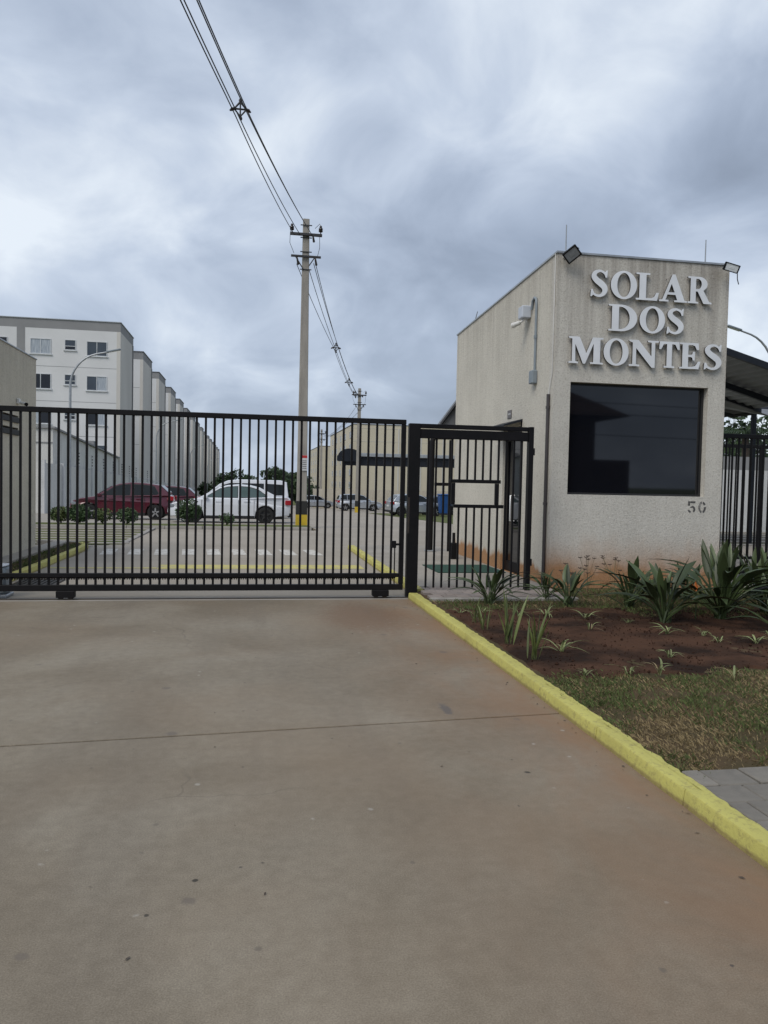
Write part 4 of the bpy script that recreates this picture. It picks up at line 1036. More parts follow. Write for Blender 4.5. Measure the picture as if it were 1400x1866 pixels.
CARS = {
 'sedan': dict(W=.87, wx=(1.33, -1.32), wr=.315,
   low=[(2.20,.24),(2.27,.42),(2.25,.62),(2.10,.74),(1.75,.82),(1.15,.93),(-.4,.96),(-1.6,1.02),(-2.12,1.03),(-2.26,.96),(-2.28,.62),(-2.22,.30)],
   cab=[(1.22,.90),(.42,1.34),(.12,1.43),(-.3,1.47),(-.75,1.45),(-1.12,1.36),(-1.72,1.06),(-1.72,.94)],
   win=[[(.88,.985),(.36,1.285),(.06,1.36),(-.28,1.385),(-.28,.985)],[(-.36,.985),(-.36,1.385),(-.72,1.365),(-1.05,1.27),(-1.36,1.05),(-1.2,.995)]],
   ws=[(1.12,.955),(.44,1.33)], rw=[(-1.14,1.345),(-1.66,1.085)], split=[-.32]),
 'hatch': dict(W=.86, wx=(1.28, -1.28), wr=.315,
   low=[(1.96,.25),(2.04,.42),(2.02,.62),(1.90,.76),(1.60,.86),(1.0,.95),(-.6,1.0),(-1.7,1.05),(-1.93,.98),(-1.98,.60),(-1.92,.28)],
   cab=[(1.12,.92),(.42,1.36),(.15,1.46),(-.3,1.52),(-.9,1.50),(-1.45,1.42),(-1.78,1.12),(-1.80,.98)],
   win=[[(.80,1.0),(.34,1.32),(.10,1.395),(-.28,1.43),(-.28,1.0)],[(-.38,1.0),(-.38,1.43),(-.85,1.415),(-1.22,1.36),(-1.38,1.10),(-1.3,1.03)]],
   ws=[(1.03,.985),(.45,1.35)], rw=[(-1.47,1.40),(-1.76,1.14)], split=[-.33]),
 'wagon': dict(W=.88, wx=(1.32, -1.32), wr=.33,
   low=[(2.14,.28),(2.20,.46),(2.17,.68),(2.02,.82),(1.65,.93),(1.05,1.02),(-1.6,1.07),(-2.02,1.05),(-2.08,.62),(-2.02,.32)],
   cab=[(1.15,.98),(.45,1.46),(.1,1.56),(-.6,1.60),(-1.5,1.56),(-1.84,1.45),(-2.0,1.06),(-1.98,1.0)],
   win=[[(.82,1.07),(.38,1.42),(.08,1.48),(-.25,1.50),(-.25,1.07)],[(-.33,1.07),(-.33,1.50),(-1.12,1.50),(-1.12,1.07)],[(-1.2,1.07),(-1.2,1.50),(-1.55,1.47),(-1.78,1.12)]],
   ws=[(1.07,1.03),(.47,1.45)], rw=[(-1.855,1.43),(-1.985,1.10)], split=[-.29, -1.16]),
 'van': dict(W=.92, wx=(1.45, -1.35), wr=.34,
   low=[(2.25,.28),(2.32,.48),(2.28,.75),(2.12,.92),(1.55,1.08),(-2.1,1.12),(-2.3,1.05),(-2.34,.6),(-2.28,.32)],
   cab=[(1.65,1.04),(.95,1.62),(.55,1.80),(0,1.86),(-1.9,1.85),(-2.2,1.76),(-2.28,1.1),(-2.26,1.05)],
   win=[[(1.22,1.14),(.78,1.56),(.45,1.66),(-.05,1.66),(-.05,1.14)],[(-.13,1.14),(-.13,1.66),(-1.1,1.66),(-1.1,1.14)],[(-1.2,1.14),(-1.2,1.66),(-2.0,1.62),(-2.05,1.16)]],
   ws=[(1.56,1.11),(.97,1.60)], rw=[(-2.205,1.70),(-2.27,1.16)], split=[-.09, -1.15]),
}
def car(kind, paint, loc, rz, label, rims='rim_silver', glass='car_glass'):
    K = CARS[kind]; W_ = K['W']
    t = thing('parked_car', loc, label, 'car', 'cars parked inside the gate', world=False); t.rotation_euler = (0, 0, rz)
    fx, rx = K['wx']; wr = K['wr']; ar = wr+.055
    low = K['low']
    # bottom edge runs from the rear up to the front with two wheel arches
    bot = [(rx-ar-.02, .26)]+[(rx-ar*cos(pi*k/10), wr+ar*sin(pi*k/10)*.98) for k in range(11)]+[(rx+ar+.02, .22), (fx-ar-.02, .22)]+[(fx-ar*cos(pi*k/10), wr+ar*sin(pi*k/10)*.98) for k in range(11)]+[(fx+ar+.02, .26)]
    pl = low+bot
    def hw(x, z):
        e = 0
        X0, X1 = low[-1][0], low[0][0]
        for d in (abs(x-X1), abs(x-X0)):
            if d < .5: e += .14*(1-d/.5)**2
        return W_-e-(.05*max(0, (z-.75))/.3)
    body = shell(pl, hw, .035, .07).build('body', paint, t, 32)
    cab = K['cab']; zb = cab[0][1]; zr = max(p[1] for p in cab)
    def hc(x, z): return W_-.075-(z-zb)/(zr-zb)*.17
    shell(cab, hc, .03, .06).build('cabin', paint, t, 32)
    MB().box(low[-1][0]+.25, low[0][0]-.25, -W_+.26, W_-.26, .17, .6).build('underbody', 'car_trim', t)
    for sgn in (1, -1):
        for wq in K['win']:
            vs = [(x, sgn*(hc(x, z)+.008), z) for x, z in wq]; m = len(vs)
            tr = tessellate_polygon([[Vector((x, z, 0)) for x, z in wq]])
            MB().add(vs, [tuple(q) for q in tr]).build('side_window', glass, t)
            # rubber surround
            iw = inset2(wq, -.022)
            vs = [(x, sgn*(hc(x, z)+.004), z) for x, z in iw]
            MB().add(vs, [tuple(q) for q in tessellate_polygon([[Vector((x, z, 0)) for x, z in iw]])]).build('window_seal', 'car_trim', t)
        for sx in K['split']:
            pass
        MB().bbox(.30, .52, min(sgn*(W_-.01), sgn*(W_+.012)), max(sgn*(W_-.01), sgn*(W_+.012)), zb-.095, zb-.065, .004).build('door_handle', paint, t)
        MB().bbox(-.75, -.53, min(sgn*(W_-.01), sgn*(W_+.012)), max(sgn*(W_-.01), sgn*(W_+.012)), zb-.085, zb-.055, .004).build('door_handle', paint, t)
        ds = MB()
        for sx in [1.02]+K['split'][:1]+[rx+.42]: ds.box(sx-.006, sx+.006, min(sgn*(W_-.03), sgn*(W_+.003)), max(sgn*(W_-.03), sgn*(W_+.003)), .34, zb-.02)
        ds.build('door_gap', 'car_trim', t)
        y0_, y1_ = sorted((sgn*(W_-.04), sgn*(W_+.006)))
        MB().box(rx+ar+.03, fx-ar-.03, y0_, y1_, .215, .30).build('sill_trim', 'car_trim', t)
        yA, yB = sorted((sgn*(W_-.06), sgn*(W_+.11)))
        MB().bbox(.80, .98, yA, yB, zb+.02, zb+.14, .03).build('mirror', paint, t)
        X1 = low[0][0]; X0 = low[-1][0]
        yA, yB = sorted((sgn*(W_-.36), sgn*(W_-.075)))
        MB().bbox(X1-.20, X1-.005, yA, yB, .58, .72, .03).build('headlight', 'head_clear', t)
        tz = 1.0 if kind != 'sedan' else .92
        yA, yB = sorted((sgn*(W_-.30), sgn*(W_-.045)))
        MB().bbox(X0-.075, X0+.16, yA, yB, tz-.20, tz-.02, .02).build('taillight', 'tail_red', t)
        for cx_ in (fx, rx):
            wc = (cx_, sgn*(W_-.115), wr)
            w = bpy.data.objects.new('wheel', None); COL.objects.link(w); w.parent = t
            MB().lathe([(wr*.62, -.10), (wr*.93, -.10), (wr, -.07), (wr, .07), (wr*.93, .10), (wr*.64, .105)], wc, 24, (0, sgn, 0)).build('tyre', 'tyre', w, 40)
            rm = MB().lathe([(0, .05), (wr*.2, .06), (wr*.2, .03), (wr*.62, .02), (wr*.66, .10)], wc, 24, (0, sgn, 0))
            rm.build('hub', 'rim_dark', w, 40)
            sp = MB()
            for k in range(5):
                a = 2*pi*k/5+.3; c0 = Vector((cos(a), 0, sin(a))); s0 = Vector((-sin(a), 0, cos(a)))
                base = Vector(wc)+Vector((0, sgn*.085, 0))
                q = [base+c0*wr*.1+s0*wr*.10, base+c0*wr*.1-s0*wr*.10, base+c0*wr*.64-s0*wr*.07, base+c0*wr*.64+s0*wr*.07]
                q2 = [p-Vector((0, sgn*.03, 0)) for p in q]
                sp.add(q+q2, [(0, 1, 2, 3), (0, 4, 5, 1), (1, 5, 6, 2), (2, 6, 7, 3), (3, 7, 4, 0)])
            sp.build('rim', rims, w)
    # screens
    for nm, (a, b_) in (('windscreen', K['ws']), ('rear_window', K['rw'])):
        d = Vector((b_[0]-a[0], b_[1]-a[1])); nn = Vector((d.y, -d.x)).normalized()
        if (nm == 'windscreen') != (nn.x > 0): nn = -nn
        o_ = nn*.012
        wa, wb = hc(*a)-.05, hc(*b_)-.05
        vs = [(a[0]+o_.x, wa, a[1]+o_.y), (a[0]+o_.x, -wa, a[1]+o_.y), (b_[0]+o_.x, -wb, b_[1]+o_.y), (b_[0]+o_.x, wb, b_[1]+o_.y)]
        MB().add(vs, [(0, 1, 2, 3)]).build(nm, glass, t)
    X1 = low[0][0]; X0 = low[-1][0]
    MB().bbox(X1-.03, X1+.085, -.5, .5, .34, .50, .02).build('grille', 'car_trim', t)
    MB().bbox(X0-.075, X0-.04, -.2, .2, .62, .75, .004).build('number_plate', 'sign_white', t)
    MB().bbox(X0-.06, X0+.05, -W_+.2, W_-.2, .25, .40, .02).build('bumper_trim', 'car_trim', t)
    return t
dz = .085
car('sedan', 'car_white', (-.72, 30.1, gz(30.1)+dz), pi, 'white four-door sedan parked side-on behind the gate, round shrub at its bonnet', 'rim_dark', 'car_glass_green')
car('hatch', 'car_red', (-5.02, 33.0, gz(33)+dz), pi, 'dark red hatchback with silver wheels parked left of the white sedan')
car('hatch', 'car_red', (-4.5, 40.5, gz(40.5)+dz), pi, 'dark red car mostly hidden behind the red hatchback')
car('van', 'car_white', (-.45, 37.5, gz(37.5)+dz-.02), pi, 'white van standing behind the white sedan', 'rim_dark')
car('wagon', 'car_silver', (10.17, 72, gz(72)+.0), 0, 'silver estate car parked behind the second pole')
car('hatch', 'car_silver', (11.3, 52.0, gz(52)+.0), radians(8), 'silver hatchback with its tail to the left, beside the gate post')
car('sedan', 'car_black', (13.9, 57.0, gz(57)+.0), radians(200), 'black car half hidden behind the pedestrian gate')
car('hatch', 'car_silver', (7.7, 90, gz(90)), radians(5), 'tiny silver car far down the road left of the second pole')
wb = thing('waste_bin', (12.9, 50, gz(50)), 'tall blue waste bin on wheels seen through the pedestrian gate', 'bin')
z = gz(50)
MB().add([(12.58, 49.7, z+.25), (13.22, 49.7, z+.25), (13.22, 50.3, z+.25), (12.58, 50.3, z+.25), (12.5, 49.6, z+1.42), (13.3, 49.6, z+1.42), (13.3, 50.4, z+1.42), (12.5, 50.4, z+1.42)], [(0, 3, 2, 1), (4, 5, 6, 7), (0, 1, 5, 4), (1, 2, 6, 5), (2, 3, 7, 6), (3, 0, 4, 7)]).build('body', 'bin_blue', wb)
MB().bbox(12.46, 13.34, 49.56, 50.44, z+1.425, z+1.53, .04).build('lid', 'bin_blue', wb)
for xx in (12.68, 13.12): MB().lathe([(0, -.04), (.13, -.04), (.14, 0), (.13, .04), (0, .04)], (xx, 49.75, z+.14), 14, (1, 0, 0)).build('wheel', 'tyre', wb, 40)
MB().box(12.6, 13.2, 49.72, 50.28, z+.12, z+.248).build('chassis', 'iron_dark', wb)

# carport
cpz = gz(80)
ct = thing('carport', (16, 82, cpz), 'long dark carport roof with rounded end over the parked cars on the right', 'carport')
MB().box(9.6, 40, 79.8, 86, 3.95, 4.5).build('roof', 'canopy_frame', ct)
MB().bbox(9.2, 40, 79.55, 79.79, 4.25, 4.62, .03).build('gutter', 'galv', ct)
MB().poly([[(9.6, 3.7), (10.9, 3.7)]+arc(10.2, 4.1, 1.25, .95, 0, 180, 14)[0:15]+[(8.95, 3.7)]], (0, 79.5, 0), (1, 0, 0), (0, 0, 1), (0, -1, 0), .12).build('end_arch', 'canopy_frame', ct)
MB().bbox(9.6, 40, 79.82, 80.0, 3.3, 3.94, .02).build('fascia', 'canopy_frame', ct)
for xx in (9.8, 15, 20.5, 26, 32): MB().bbox(xx-.1, xx+.1, 80.1, 80.3, cpz-.4, 3.94, .01).build('post', 'canopy_frame', ct)
wl = MB().box(7.5, 45, 92, 92.2, gz(92)-.3, gz(92)+2.3).build('rear_wall', 'stucco_cream'); tag(wl, 'cream wall behind the carport and the silver cars', 'wall')

# ------------------------------------------------------------------ right side: fence, wall, canopy
def fence(y, x0, x1, z0, z1, pitch, label, off=0):
    t = thing('bar_fence', ((x0+x1)/2, y, .05), label, 'fence')
    MB().bbox(x0, x1, y-.03, y+.03, z1-.075, z1, .006).build('top_rail', 'black_paint', t)
    MB().bbox(x0, x1, y-.03, y+.03, z0+.04, z0+.10, .006).build('bottom_rail', 'black_paint', t)
    for xx in (x0, (x0+x1)/2+.17, x1-.07): MB().bbox(xx, xx+.07, y-.035, y+.035, z0-.1, z1+.01, .006).build('post', 'black_paint', t)
    me = MB().bbox(-.014, .014, -.014, .014, z0+.06, z1-.04, .004).mesh('bar', 'black_paint'); x = x0+off+.12
    while x < x1-.05: o = link('bar', me, t); o.location = (x, y, 0); x += pitch
fence(11.9, 7.27, 10.8, .12, 2.55, .118, 'black bar fence joining the right side of the guardhouse')
fence(14.6, 7.3, 13.5, .1, 2.55, .16, 'second black bar fence standing behind the first on the right', .05)
rw = thing('side_wall', (22, 26.6, 0), 'long white wall with a dark grey upper band behind the right fence', 'wall')
MB().box(11, 48, 26.5, 26.7, -.4, 2.36).build('wall', 'stucco_white', rw)
MB().box(11, 48, 26.495, 26.705, 2.363, 2.86).build('upper_band', 'facade_grey', rw)
lot = struct(sheet([16.6, 26.4], 8, 48, .03).build('side_parking', 'verge'))
for k in range(6): MB().bbox(8, 48, 19.5+k*1.15, 19.85+k*1.15, -.05, .06, .01).build('concrete_strip', 'path_concrete', lot)
struct(sheet([16.55, 19.3], 8, 48, .045).build('side_road', 'inner_road'))

cn = thing('canopy', (11.5, 18.5, 0), 'dark corrugated canopy on steel beams behind the right side of the guardhouse', 'canopy')
zr_ = lambda x: 4.87-.272*(x-11.29)
vs = []; fs = []; nx = 120
for i in range(nx+1):
    x = 8.2+(14.6-8.2)*i/nx; dzc = .03*cos(2*pi*i/5)
    vs += [(x, 16.9, zr_(x)+dzc), (x, 20.3, zr_(x)+dzc)]
for i in range(nx): fs.append((2*i, 2*i+1, 2*i+3, 2*i+2))
k = len(vs); vs += [(x, y, z+.012) for x, y, z in vs]; fs += [tuple(j+k for j in q[::-1]) for q in fs]
MB().add(vs, fs).build('corrugated_sheet', 'corrugated', cn, 60)
def beam(y, x0, x1, dz_, h, d, nm='beam'):
    MB().poly([[(x0, zr_(x0)+dz_-h), (x1, zr_(x1)+dz_-h), (x1, zr_(x1)+dz_), (x0, zr_(x0)+dz_)]], (0, y+d, 0), (1, 0, 0), (0, 0, 1), (0, -1, 0), d).build(nm, 'canopy_frame', cn)
beam(16.8, 8.2, 14.7, .09, .16, .08, 'front_beam'); beam(18.85, 8.2, 14.7, -.04, .16, .1); beam(20.3, 8.2, 14.7, .04, .12, .08)
MB().add([(8.2, 20.4, zr_(8.2)-.1), (15.2, 20.4, zr_(15.2)-.05), (16.4, 21.9, 4.15), (14.9, 21.9, 3.95), (13.9, 21.9, 4.2), (8.2, 21.9, 5.2)], [(0, 1, 2, 3, 4, 5)]).build('rear_panel', 'canopy_panel', cn)
MB().tube([(8.6, 21.95, 5.15), (13.9, 21.95, 4.15), (14.9, 21.95, 3.93), (16.6, 21.95, 4.2)], .075, 4).build('rear_beam', 'canopy_frame', cn)
MB().tube([(8.6, 22.6, 3.1), (13.2, 22.6, 3.70), (16.6, 22.6, 4.25)], .075, 4).build('rear_beam', 'canopy_frame', cn)
for (xx, yy, zt) in ((8.6, 17.1, zr_(8.6)-.02), (14.4, 17.1, zr_(14.4)-.05), (14.6, 20.5, 3.9), (8.6, 20.5, 5.2)): MB().bbox(xx-.06, xx+.06, yy-.06, yy+.06, .0, zt-.06, .008).build('post', 'canopy_frame', cn)
aw = thing('rear_awning', (4.7, 17.2, 2.9), 'small dark sloping awning at the far end of the guardhouse side wall', 'awning')
MB().add([(4.20, 16.75, 2.95), (4.20, 17.1, 2.95), (5.3, 17.1, 4.45), (5.3, 16.75, 4.45), (4.20, 16.75, 2.91), (4.20, 17.1, 2.91), (5.3, 17.1, 4.41), (5.3, 16.75, 4.41)], [(0, 1, 2, 3), (4, 7, 6, 5), (0, 3, 7, 4), (3, 2, 6, 7), (2, 1, 5, 6), (1, 0, 4, 5)]).build('sheet', 'canopy_panel', aw)
MB().poly([[(4.21, 2.90), (5.29, 2.90), (5.29, 4.40)]], (0, 16.80, 0), (1, 0, 0), (0, 0, 1), (0, -1, 0), .03).build('gable', 'canopy_panel', aw)
MB().tube([(4.19, 16.72, 2.93), (5.31, 16.72, 4.46)], .035, 6).build('edge_tube', 'canopy_frame', aw)

# ------------------------------------------------------------------ trees
def leaf_cloud(mb, c, r, n, size, rr, squash=.8):
    for _ in range(n):
        while True:
            p = Vector((rr.uniform(-1, 1), rr.uniform(-1, 1), rr.uniform(-1, 1)))
            if .25 < p.length < 1: break
        q = Vector((c[0]+p.x*r, c[1]+p.y*r, c[2]+p.z*r*squash))
        a = Vector((rr.gauss(0, 1), rr.gauss(0, 1), rr.gauss(0, 1))).normalized(); b_ = a.orthogonal().normalized()
        s = size*rr.uniform(.6, 1.4)
        mb.add([q-a*s, q+b_*s*.5, q+a*s, q-b_*s*.5], [(0, 1, 2, 3)])
def tree(x, y, h, r, label, seed, n=22, per=70, size=.28, group='dark trees beyond the cars'):
    rr = random.Random(seed); z = gz(y)
    t = thing('leafy_tree', (x, y, z), label, 'tree', group)
    tk = MB().tube([(x, y, z-.3), (x+.05, y, z+h*.3), (x-.05, y, z+h*.6)], [h*.035, h*.026, h*.014], 8)
    lf = MB()
    for k in range(n):
        a = rr.uniform(0, 2*pi); q = rr.uniform(.15, 1)**.6; zz = rr.uniform(-.9, 1)
        c = (x+cos(a)*r*q*math.sqrt(max(.05, 1-zz*zz*.7)), y+sin(a)*r*q*.8, z+h*.62+zz*h*.36)
        if k < 9: tk.tube([(x, y, z+h*rr.uniform(.25, .5)), ((x+c[0])/2, (y+c[1])/2, z+h*.55), c], [h*.012, h*.008, h*.003], 5)
        leaf_cloud(lf, c, r*rr.uniform(.26, .44), per, size, rr)
    tk.build('trunk', 'bark', t); lf.build('crown', 'tree_leaf', t, fixn=False)
trs = [(-2.2, 128, 5.2, 2.6, 'rounded dark tree at the far end of the left apartment row'), (1.0, 140, 4.4, 2.8, 'low dark tree in the gap behind the white van'), (3.9, 118, 5.6, 2.2, 'tallest dark tree between the van and the near pole'), (6.6, 125, 5.4, 2.4, 'dark tree just left of the near utility pole'), (-6.5, 150, 5.0, 3, 'dark tree behind the left lamp row'), (4.9, 95, 3.4, 1.8, 'bushy dark tree low behind the white sedan boot'), (11, 160, 5, 3, 'small dark tree far behind the pole')]
for k, a in enumerate(trs): tree(*a, 20+k, 26, 75, .26)
# foliage on the right behind the wall
tree(24.5, 36, 5.6, 2.3, 'dark tree behind the white wall at the right edge', 61, 24, 80, .2, 'trees behind the right wall')
tree(21.4, 38, 5.0, 2.0, 'dark bushy tree behind the right wall near the guardhouse', 62, 22, 80, .2, 'trees behind the right wall')
tree(29, 40, 5.4, 2.4, 'dark tree farther right behind the white wall', 63, 22, 80, .2, 'trees behind the right wall')
def palm(x, y, h, label, seed):
    rr = random.Random(seed); t = thing('palm_tree', (x, y, 0), label, 'palm')
    MB().tube([(x, y, -.2), (x+.05, y, h*.5), (x, y, h)], [.2, .16, .14], 8).build('trunk', 'bark', t)
    for k in range(16):
        a = 2*pi*k/16+rr.uniform(-.2, .2); up = rr.uniform(.1, 1.0); L = rr.uniform(1.2, 1.7); mb = MB(); prev = None
        pts = []
        for i in range(9):
            s = i/8; pts.append(Vector((x+cos(a)*L*s, y+sin(a)*L*s, h+up*L*s*.9-L*.95*s*s)))
        mb.tube(pts, [.025-.0022*i for i in range(9)], 4)
        sd_ = Vector((-sin(a), cos(a), 0))
        for i in range(1, 9):
            for sgn in (1, -1):
                for f in (0, .5):
                    p = pts[i-1].lerp(pts[i], f); l = .45*(1-abs(i/8-.45)*1.1)
                    e = p+sd_*sgn*l+Vector((cos(a)*.15, sin(a)*.15, -l*.5)); w = Vector((cos(a), sin(a), 0))*.03
                    mb.add([p-w, p+w, e], [(0, 1, 2)])
        mb.build('frond', 'tree_leaf', t, fixn=False)
palm(20.3, 29.0, 3.9, 'small palm tree between the canopy and the right fence', 5)

# shrubs in front of the parked cars
def shrub(x, y, r, h, label, seed, m='shrub_leaf', n=900):
    rr = random.Random(seed); z = gz(y)+.09
    t = thing('round_shrub', (x, y, z), label, 'shrub', 'shrubs along the verge behind the gate')
    MB().tube([(x, y, z), (x, y, z+h*.35)], [.03, .02], 6).build('stem', 'bark', t)
    lf = MB(); leaf_cloud(lf, (x, y, z+h*.58), r, n, .045, rr, h*.5/r*.95)
    for k in range(5):
        a = rr.uniform(0, 6.28); leaf_cloud(lf, (x+cos(a)*r*.6, y+sin(a)*r*.6, z+h*rr.uniform(.4, .75)), r*.45, n//6, .045, rr)
    lf.build('foliage', m, t, fixn=False)
shrub(-2.02, 26.6, .44, .86, 'large clipped round shrub in front of the white sedan', 1)
shrub(-7.25, 26.3, .36, .72, 'dark shrub beside the lamp post left of the red hatchback', 2)
shrub(-6.05, 26.5, .36, .55, 'pale flowering shrub before the red hatchback bonnet', 3, 'shrub_pale', 500)
shrub(-5.45, 26.2, .40, .62, 'dark shrub before the front door of the red hatchback', 4)
shrub(-4.75, 26.5, .32, .52, 'thin yellow-green shrub before the middle of the red hatchback', 5, 'shrub_pale', 350)
shrub(-3.95, 26.3, .36, .55, 'loose green shrub before the rear of the red hatchback', 6, 'shrub_leaf', 450)
shrub(-8.0, 26.4, .3, .6, 'small grey-green shrub next to the beige lodge corner', 7, 'shrub_pale', 350)
shrub(-.75, 26.6, .26, .42, 'sparse small plant before the doors of the white sedan', 8, 'shrub_leaf', 160)

# ------------------------------------------------------------------ planting in the bed
def leaf_mesh(name, L, lean, droop, bw, m, pet=.45, nseg=9, fold=.25):
    mb = MB(); path = []
    for i in range(nseg+1):
        t = i/nseg; out = lean*L*(t**1.35)+droop*L*max(0, t-.45)**2; up = L*(t*(1-.18*lean))-droop*L*max(0, t-.45)**2*1.25
        path.append(Vector((out, 0, up)))
    npet = int(nseg*pet)
    if npet >= 1: mb.tube(path[:npet+2], [.009*L/.6]*(npet+1)+[.005*L/.6], 5)
    vs = []; fs = []
    k0 = npet if npet else 0
    for i in range(k0, nseg+1):
        t = (i-k0)/(nseg-k0); w = bw*L*(sin(pi*min(1, t**.8*.97+.02))**.8)+.0008
        d = (path[min(i+1, nseg)]-path[max(i-1, 0)]).normalized(); nn = Vector((-d.z, 0, d.x))
        p = path[i]
        vs += [p+Vector((0, w, 0))+nn*w*fold, p-nn*w*fold*.3, p+Vector((0, -w, 0))+nn*w*fold]
    for i in range(nseg-k0):
        a = i*3; fs += [(a, a+1, a+4, a+3), (a+1, a+2, a+5, a+4)]
    mb.add(vs, fs)
    return mb.mesh(name, m, 60, fixn=False)
LV = [leaf_mesh('leaf', 1.0, l, d, w, 'leaf_dark', .5) for l, d, w in ((.14, .08, .055), (.33, .25, .062), (.55, .5, .064), (.85, .8, .058), (.24, .15, .048), (1.1, 1.0, .052))]
IV = [leaf_mesh('leaf', 1.0, l, d, .028, 'leaf_mid', 0, 8, .35) for l, d in ((.06, .02), (.16, .08), (.28, .2))]
SVm = [leaf_mesh('leaf', 1.0, l, d, .05, 'leaf_pale', 0, 7, .3) for l, d in ((.5, .9), (.9, 1.3), (1.3, 1.2))]
SVd = [leaf_mesh('leaf', 1.0, l, d, .035, 'leaf_dry', 0, 7, .3) for l, d in ((.7, 1.3), (1.3, 1.3))]
def plant(name, x, y, h, n, meshes, label, cat, group, seed, spread=.03, z=.075, tilt=0):
    rr = random.Random(seed); t = thing(name, (x, y, z), label, cat, group, world=False)
    for k in range(n):
        o = link('leaf', meshes[rr.randrange(len(meshes))]); o.parent = t
        s = h*rr.uniform(.62, 1.08); o.scale = (s, s*rr.uniform(.85, 1.2), s)
        o.location = (rr.uniform(-spread, spread), rr.uniform(-spread, spread), 0)
        o.rotation_euler = (rr.uniform(-.22, .22), rr.uniform(-.18, .22), k*2.4+rr.uniform(-.6, .6))
    return t
SG = 'broad-leaved plants along the guardhouse'
k_ = 1.027
for i, (x, y, h, n, lab) in enumerate([
    (3.06, 9.45, .55, 15, 'broad-leaved dark plant in front of the pedestrian gate'),
    (3.95, 9.75, .42, 13, 'low broad-leaved plant at the foot of the downpipe'),
    (4.04, 9.2, .55, 11, 'broad-leaved plant just right of the downpipe with upright leaves'),
    (4.78, 9.05, .62, 15, 'broad-leaved plant below the left part of the dark window'),
    (4.68, 8.0, .76, 15, 'tall upright broad-leaved plant in the middle of the bed'),
    (5.50, 8.2, .88, 22, 'largest broad-leaved plant below the house number'),
    (5.85, 8.7, .85, 16, 'broad-leaved plant behind and right of the largest one'),
    (5.62, 7.35, .5, 11, 'broad-leaved plant at the right edge, nearest to the viewer'),
    (6.4, 8.6, .62, 16, 'broad-leaved plant at the right edge before the black fence'),
    (7.0, 9.6, .7, 16, 'broad-leaved plant between guardhouse corner and black fence'),
    (5.2, 9.5, .45, 9, 'shaded broad-leaved plant against the wall below the window centre'),
    (5.9, 9.6, .55, 10, 'shaded broad-leaved plant against the wall behind the largest one'),
    (6.3, 7.7, .66, 14, 'broad-leaved plant cut by the right edge of the picture')]):
    plant('broad_leaf_plant', x, y, h*1.08, int(n*1.9), LV, lab, 'plant', SG, 100+i, .05)
    
fl = thing('orange_flower', (5.12, 8.1, .4), 'orange beak-like flower among the largest broad leaves', 'flower', world=False)
for a in range(4): o = MB().add([(0, 0, 0), (.02, .012, .06), (.01, 0, .15), (.02, -.012, .06)], [(0, 1, 2, 3)]).build('petal', 'flower_orange', fl); o.rotation_euler = (.2*a-.3, .2*a, a*1.1)
MB().tube([(0, 0, -.32), (0, 0, 0)], .008, 5).build('stalk', 'leaf_dark', fl)
for i, (x, y, h, n, lab) in enumerate([(2.47, 8.08, .34, 8, 'thin upright sword-leaved plant by the kerb nearest the gate'), (2.46, 7.7, .28, 7, 'small sword-leaved plant by the kerb, second from the gate'), (2.47, 7.0, .50, 12, 'dense green sword-leaved plant by the yellow kerb'), (2.46, 6.33, .52, 10, 'yellowish sword-leaved plant by the kerb nearest the viewer')]):
    plant('sword_leaf_plant', x, y, h, n, IV, lab, 'plant', 'sword-leaved plants by the kerb', 200+i, .04)
sp = [(2.46, 8.7, 'by the kerb at the far corner of the bed'), (2.77, 8.7, 'in front of the broad-leaved plant at the pedestrian gate'), (3.45, 8.5, 'in the far row left of centre'), (3.85, 8.28, 'in the far row below the downpipe'), (4.21, 7.98, 'in the far row beside the middle broad-leaved plant'), (3.58, 7.6, 'brownish one in the middle of the dark soil'), (2.84, 6.6, 'wide arching one right of the sword-leaved plants'), (2.68, 5.77, 'near the lawn edge by the kerb'), (4.33, 7.35, 'at the foot of the tall middle plant'), (4.65, 7.2, 'upright one right of the tall middle plant'), (4.63, 6.9, 'below the largest broad-leaved plant'), (4.98, 6.82, 'at the right edge of the bed'), (3.75, 6.31, 'bright one alone in the dark soil at centre right'), (3.31, 5.72, 'pale arching one on the lawn edge'), (3.87, 5.55, 'dry one at the lawn edge on the right'), (3.08, 5.78, 'tiny one at the lawn edge'), (5.35, 7.1, 'beyond the right edge of the bed'), (3.1, 8.45, 'small one between the first plants of the far row')]
for i, (x, y, w) in enumerate(sp):
    dry = i in (5, 13, 14)
    plant('spider_plant', x, y, (.13, .10, .16)[i % 3] if i not in (6, 13) else .20, 11 if not dry else 8, SVm if not dry else SVd+SVm[:1], 'small striped spider plant '+w, 'plant', 'spider plants in the soil bed', 300+i, .02)
# dried flower stalks by the wall
for i, (x, y, h, w) in enumerate(((4.35, 9.9, .44, 'left of'), (4.75, 10.2, .5, 'behind'), (5.1, 10.1, .52, 'right of'))):
    rr = random.Random(400+i); t = thing('dry_stalks', (x, y, .08), f'thin dry flower stalks with dark heads against the wall, {w} the window plant', 'plant', 'dry flower stalks', world=False)
    for k in range(8):
        a = rr.uniform(0, 6.28); q = rr.uniform(.05, .22); hh = h*rr.uniform(.6, 1.1)
        MB().tube([(0, 0, 0), (cos(a)*q*.4, sin(a)*q*.4, hh*.6), (cos(a)*q, sin(a)*q, hh)], .003, 4).build('stalk', 'leaf_dry', t)
        hd = MB()
        for j in range(6):
            b_ = 2*pi*j/6; hd.tube([(cos(a)*q, sin(a)*q, hh), (cos(a)*q+cos(b_)*.03, sin(a)*q+sin(b_)*.03, hh+.015)], [.003, .006], 4)
        hd.build('seed_head', 'bark', t)

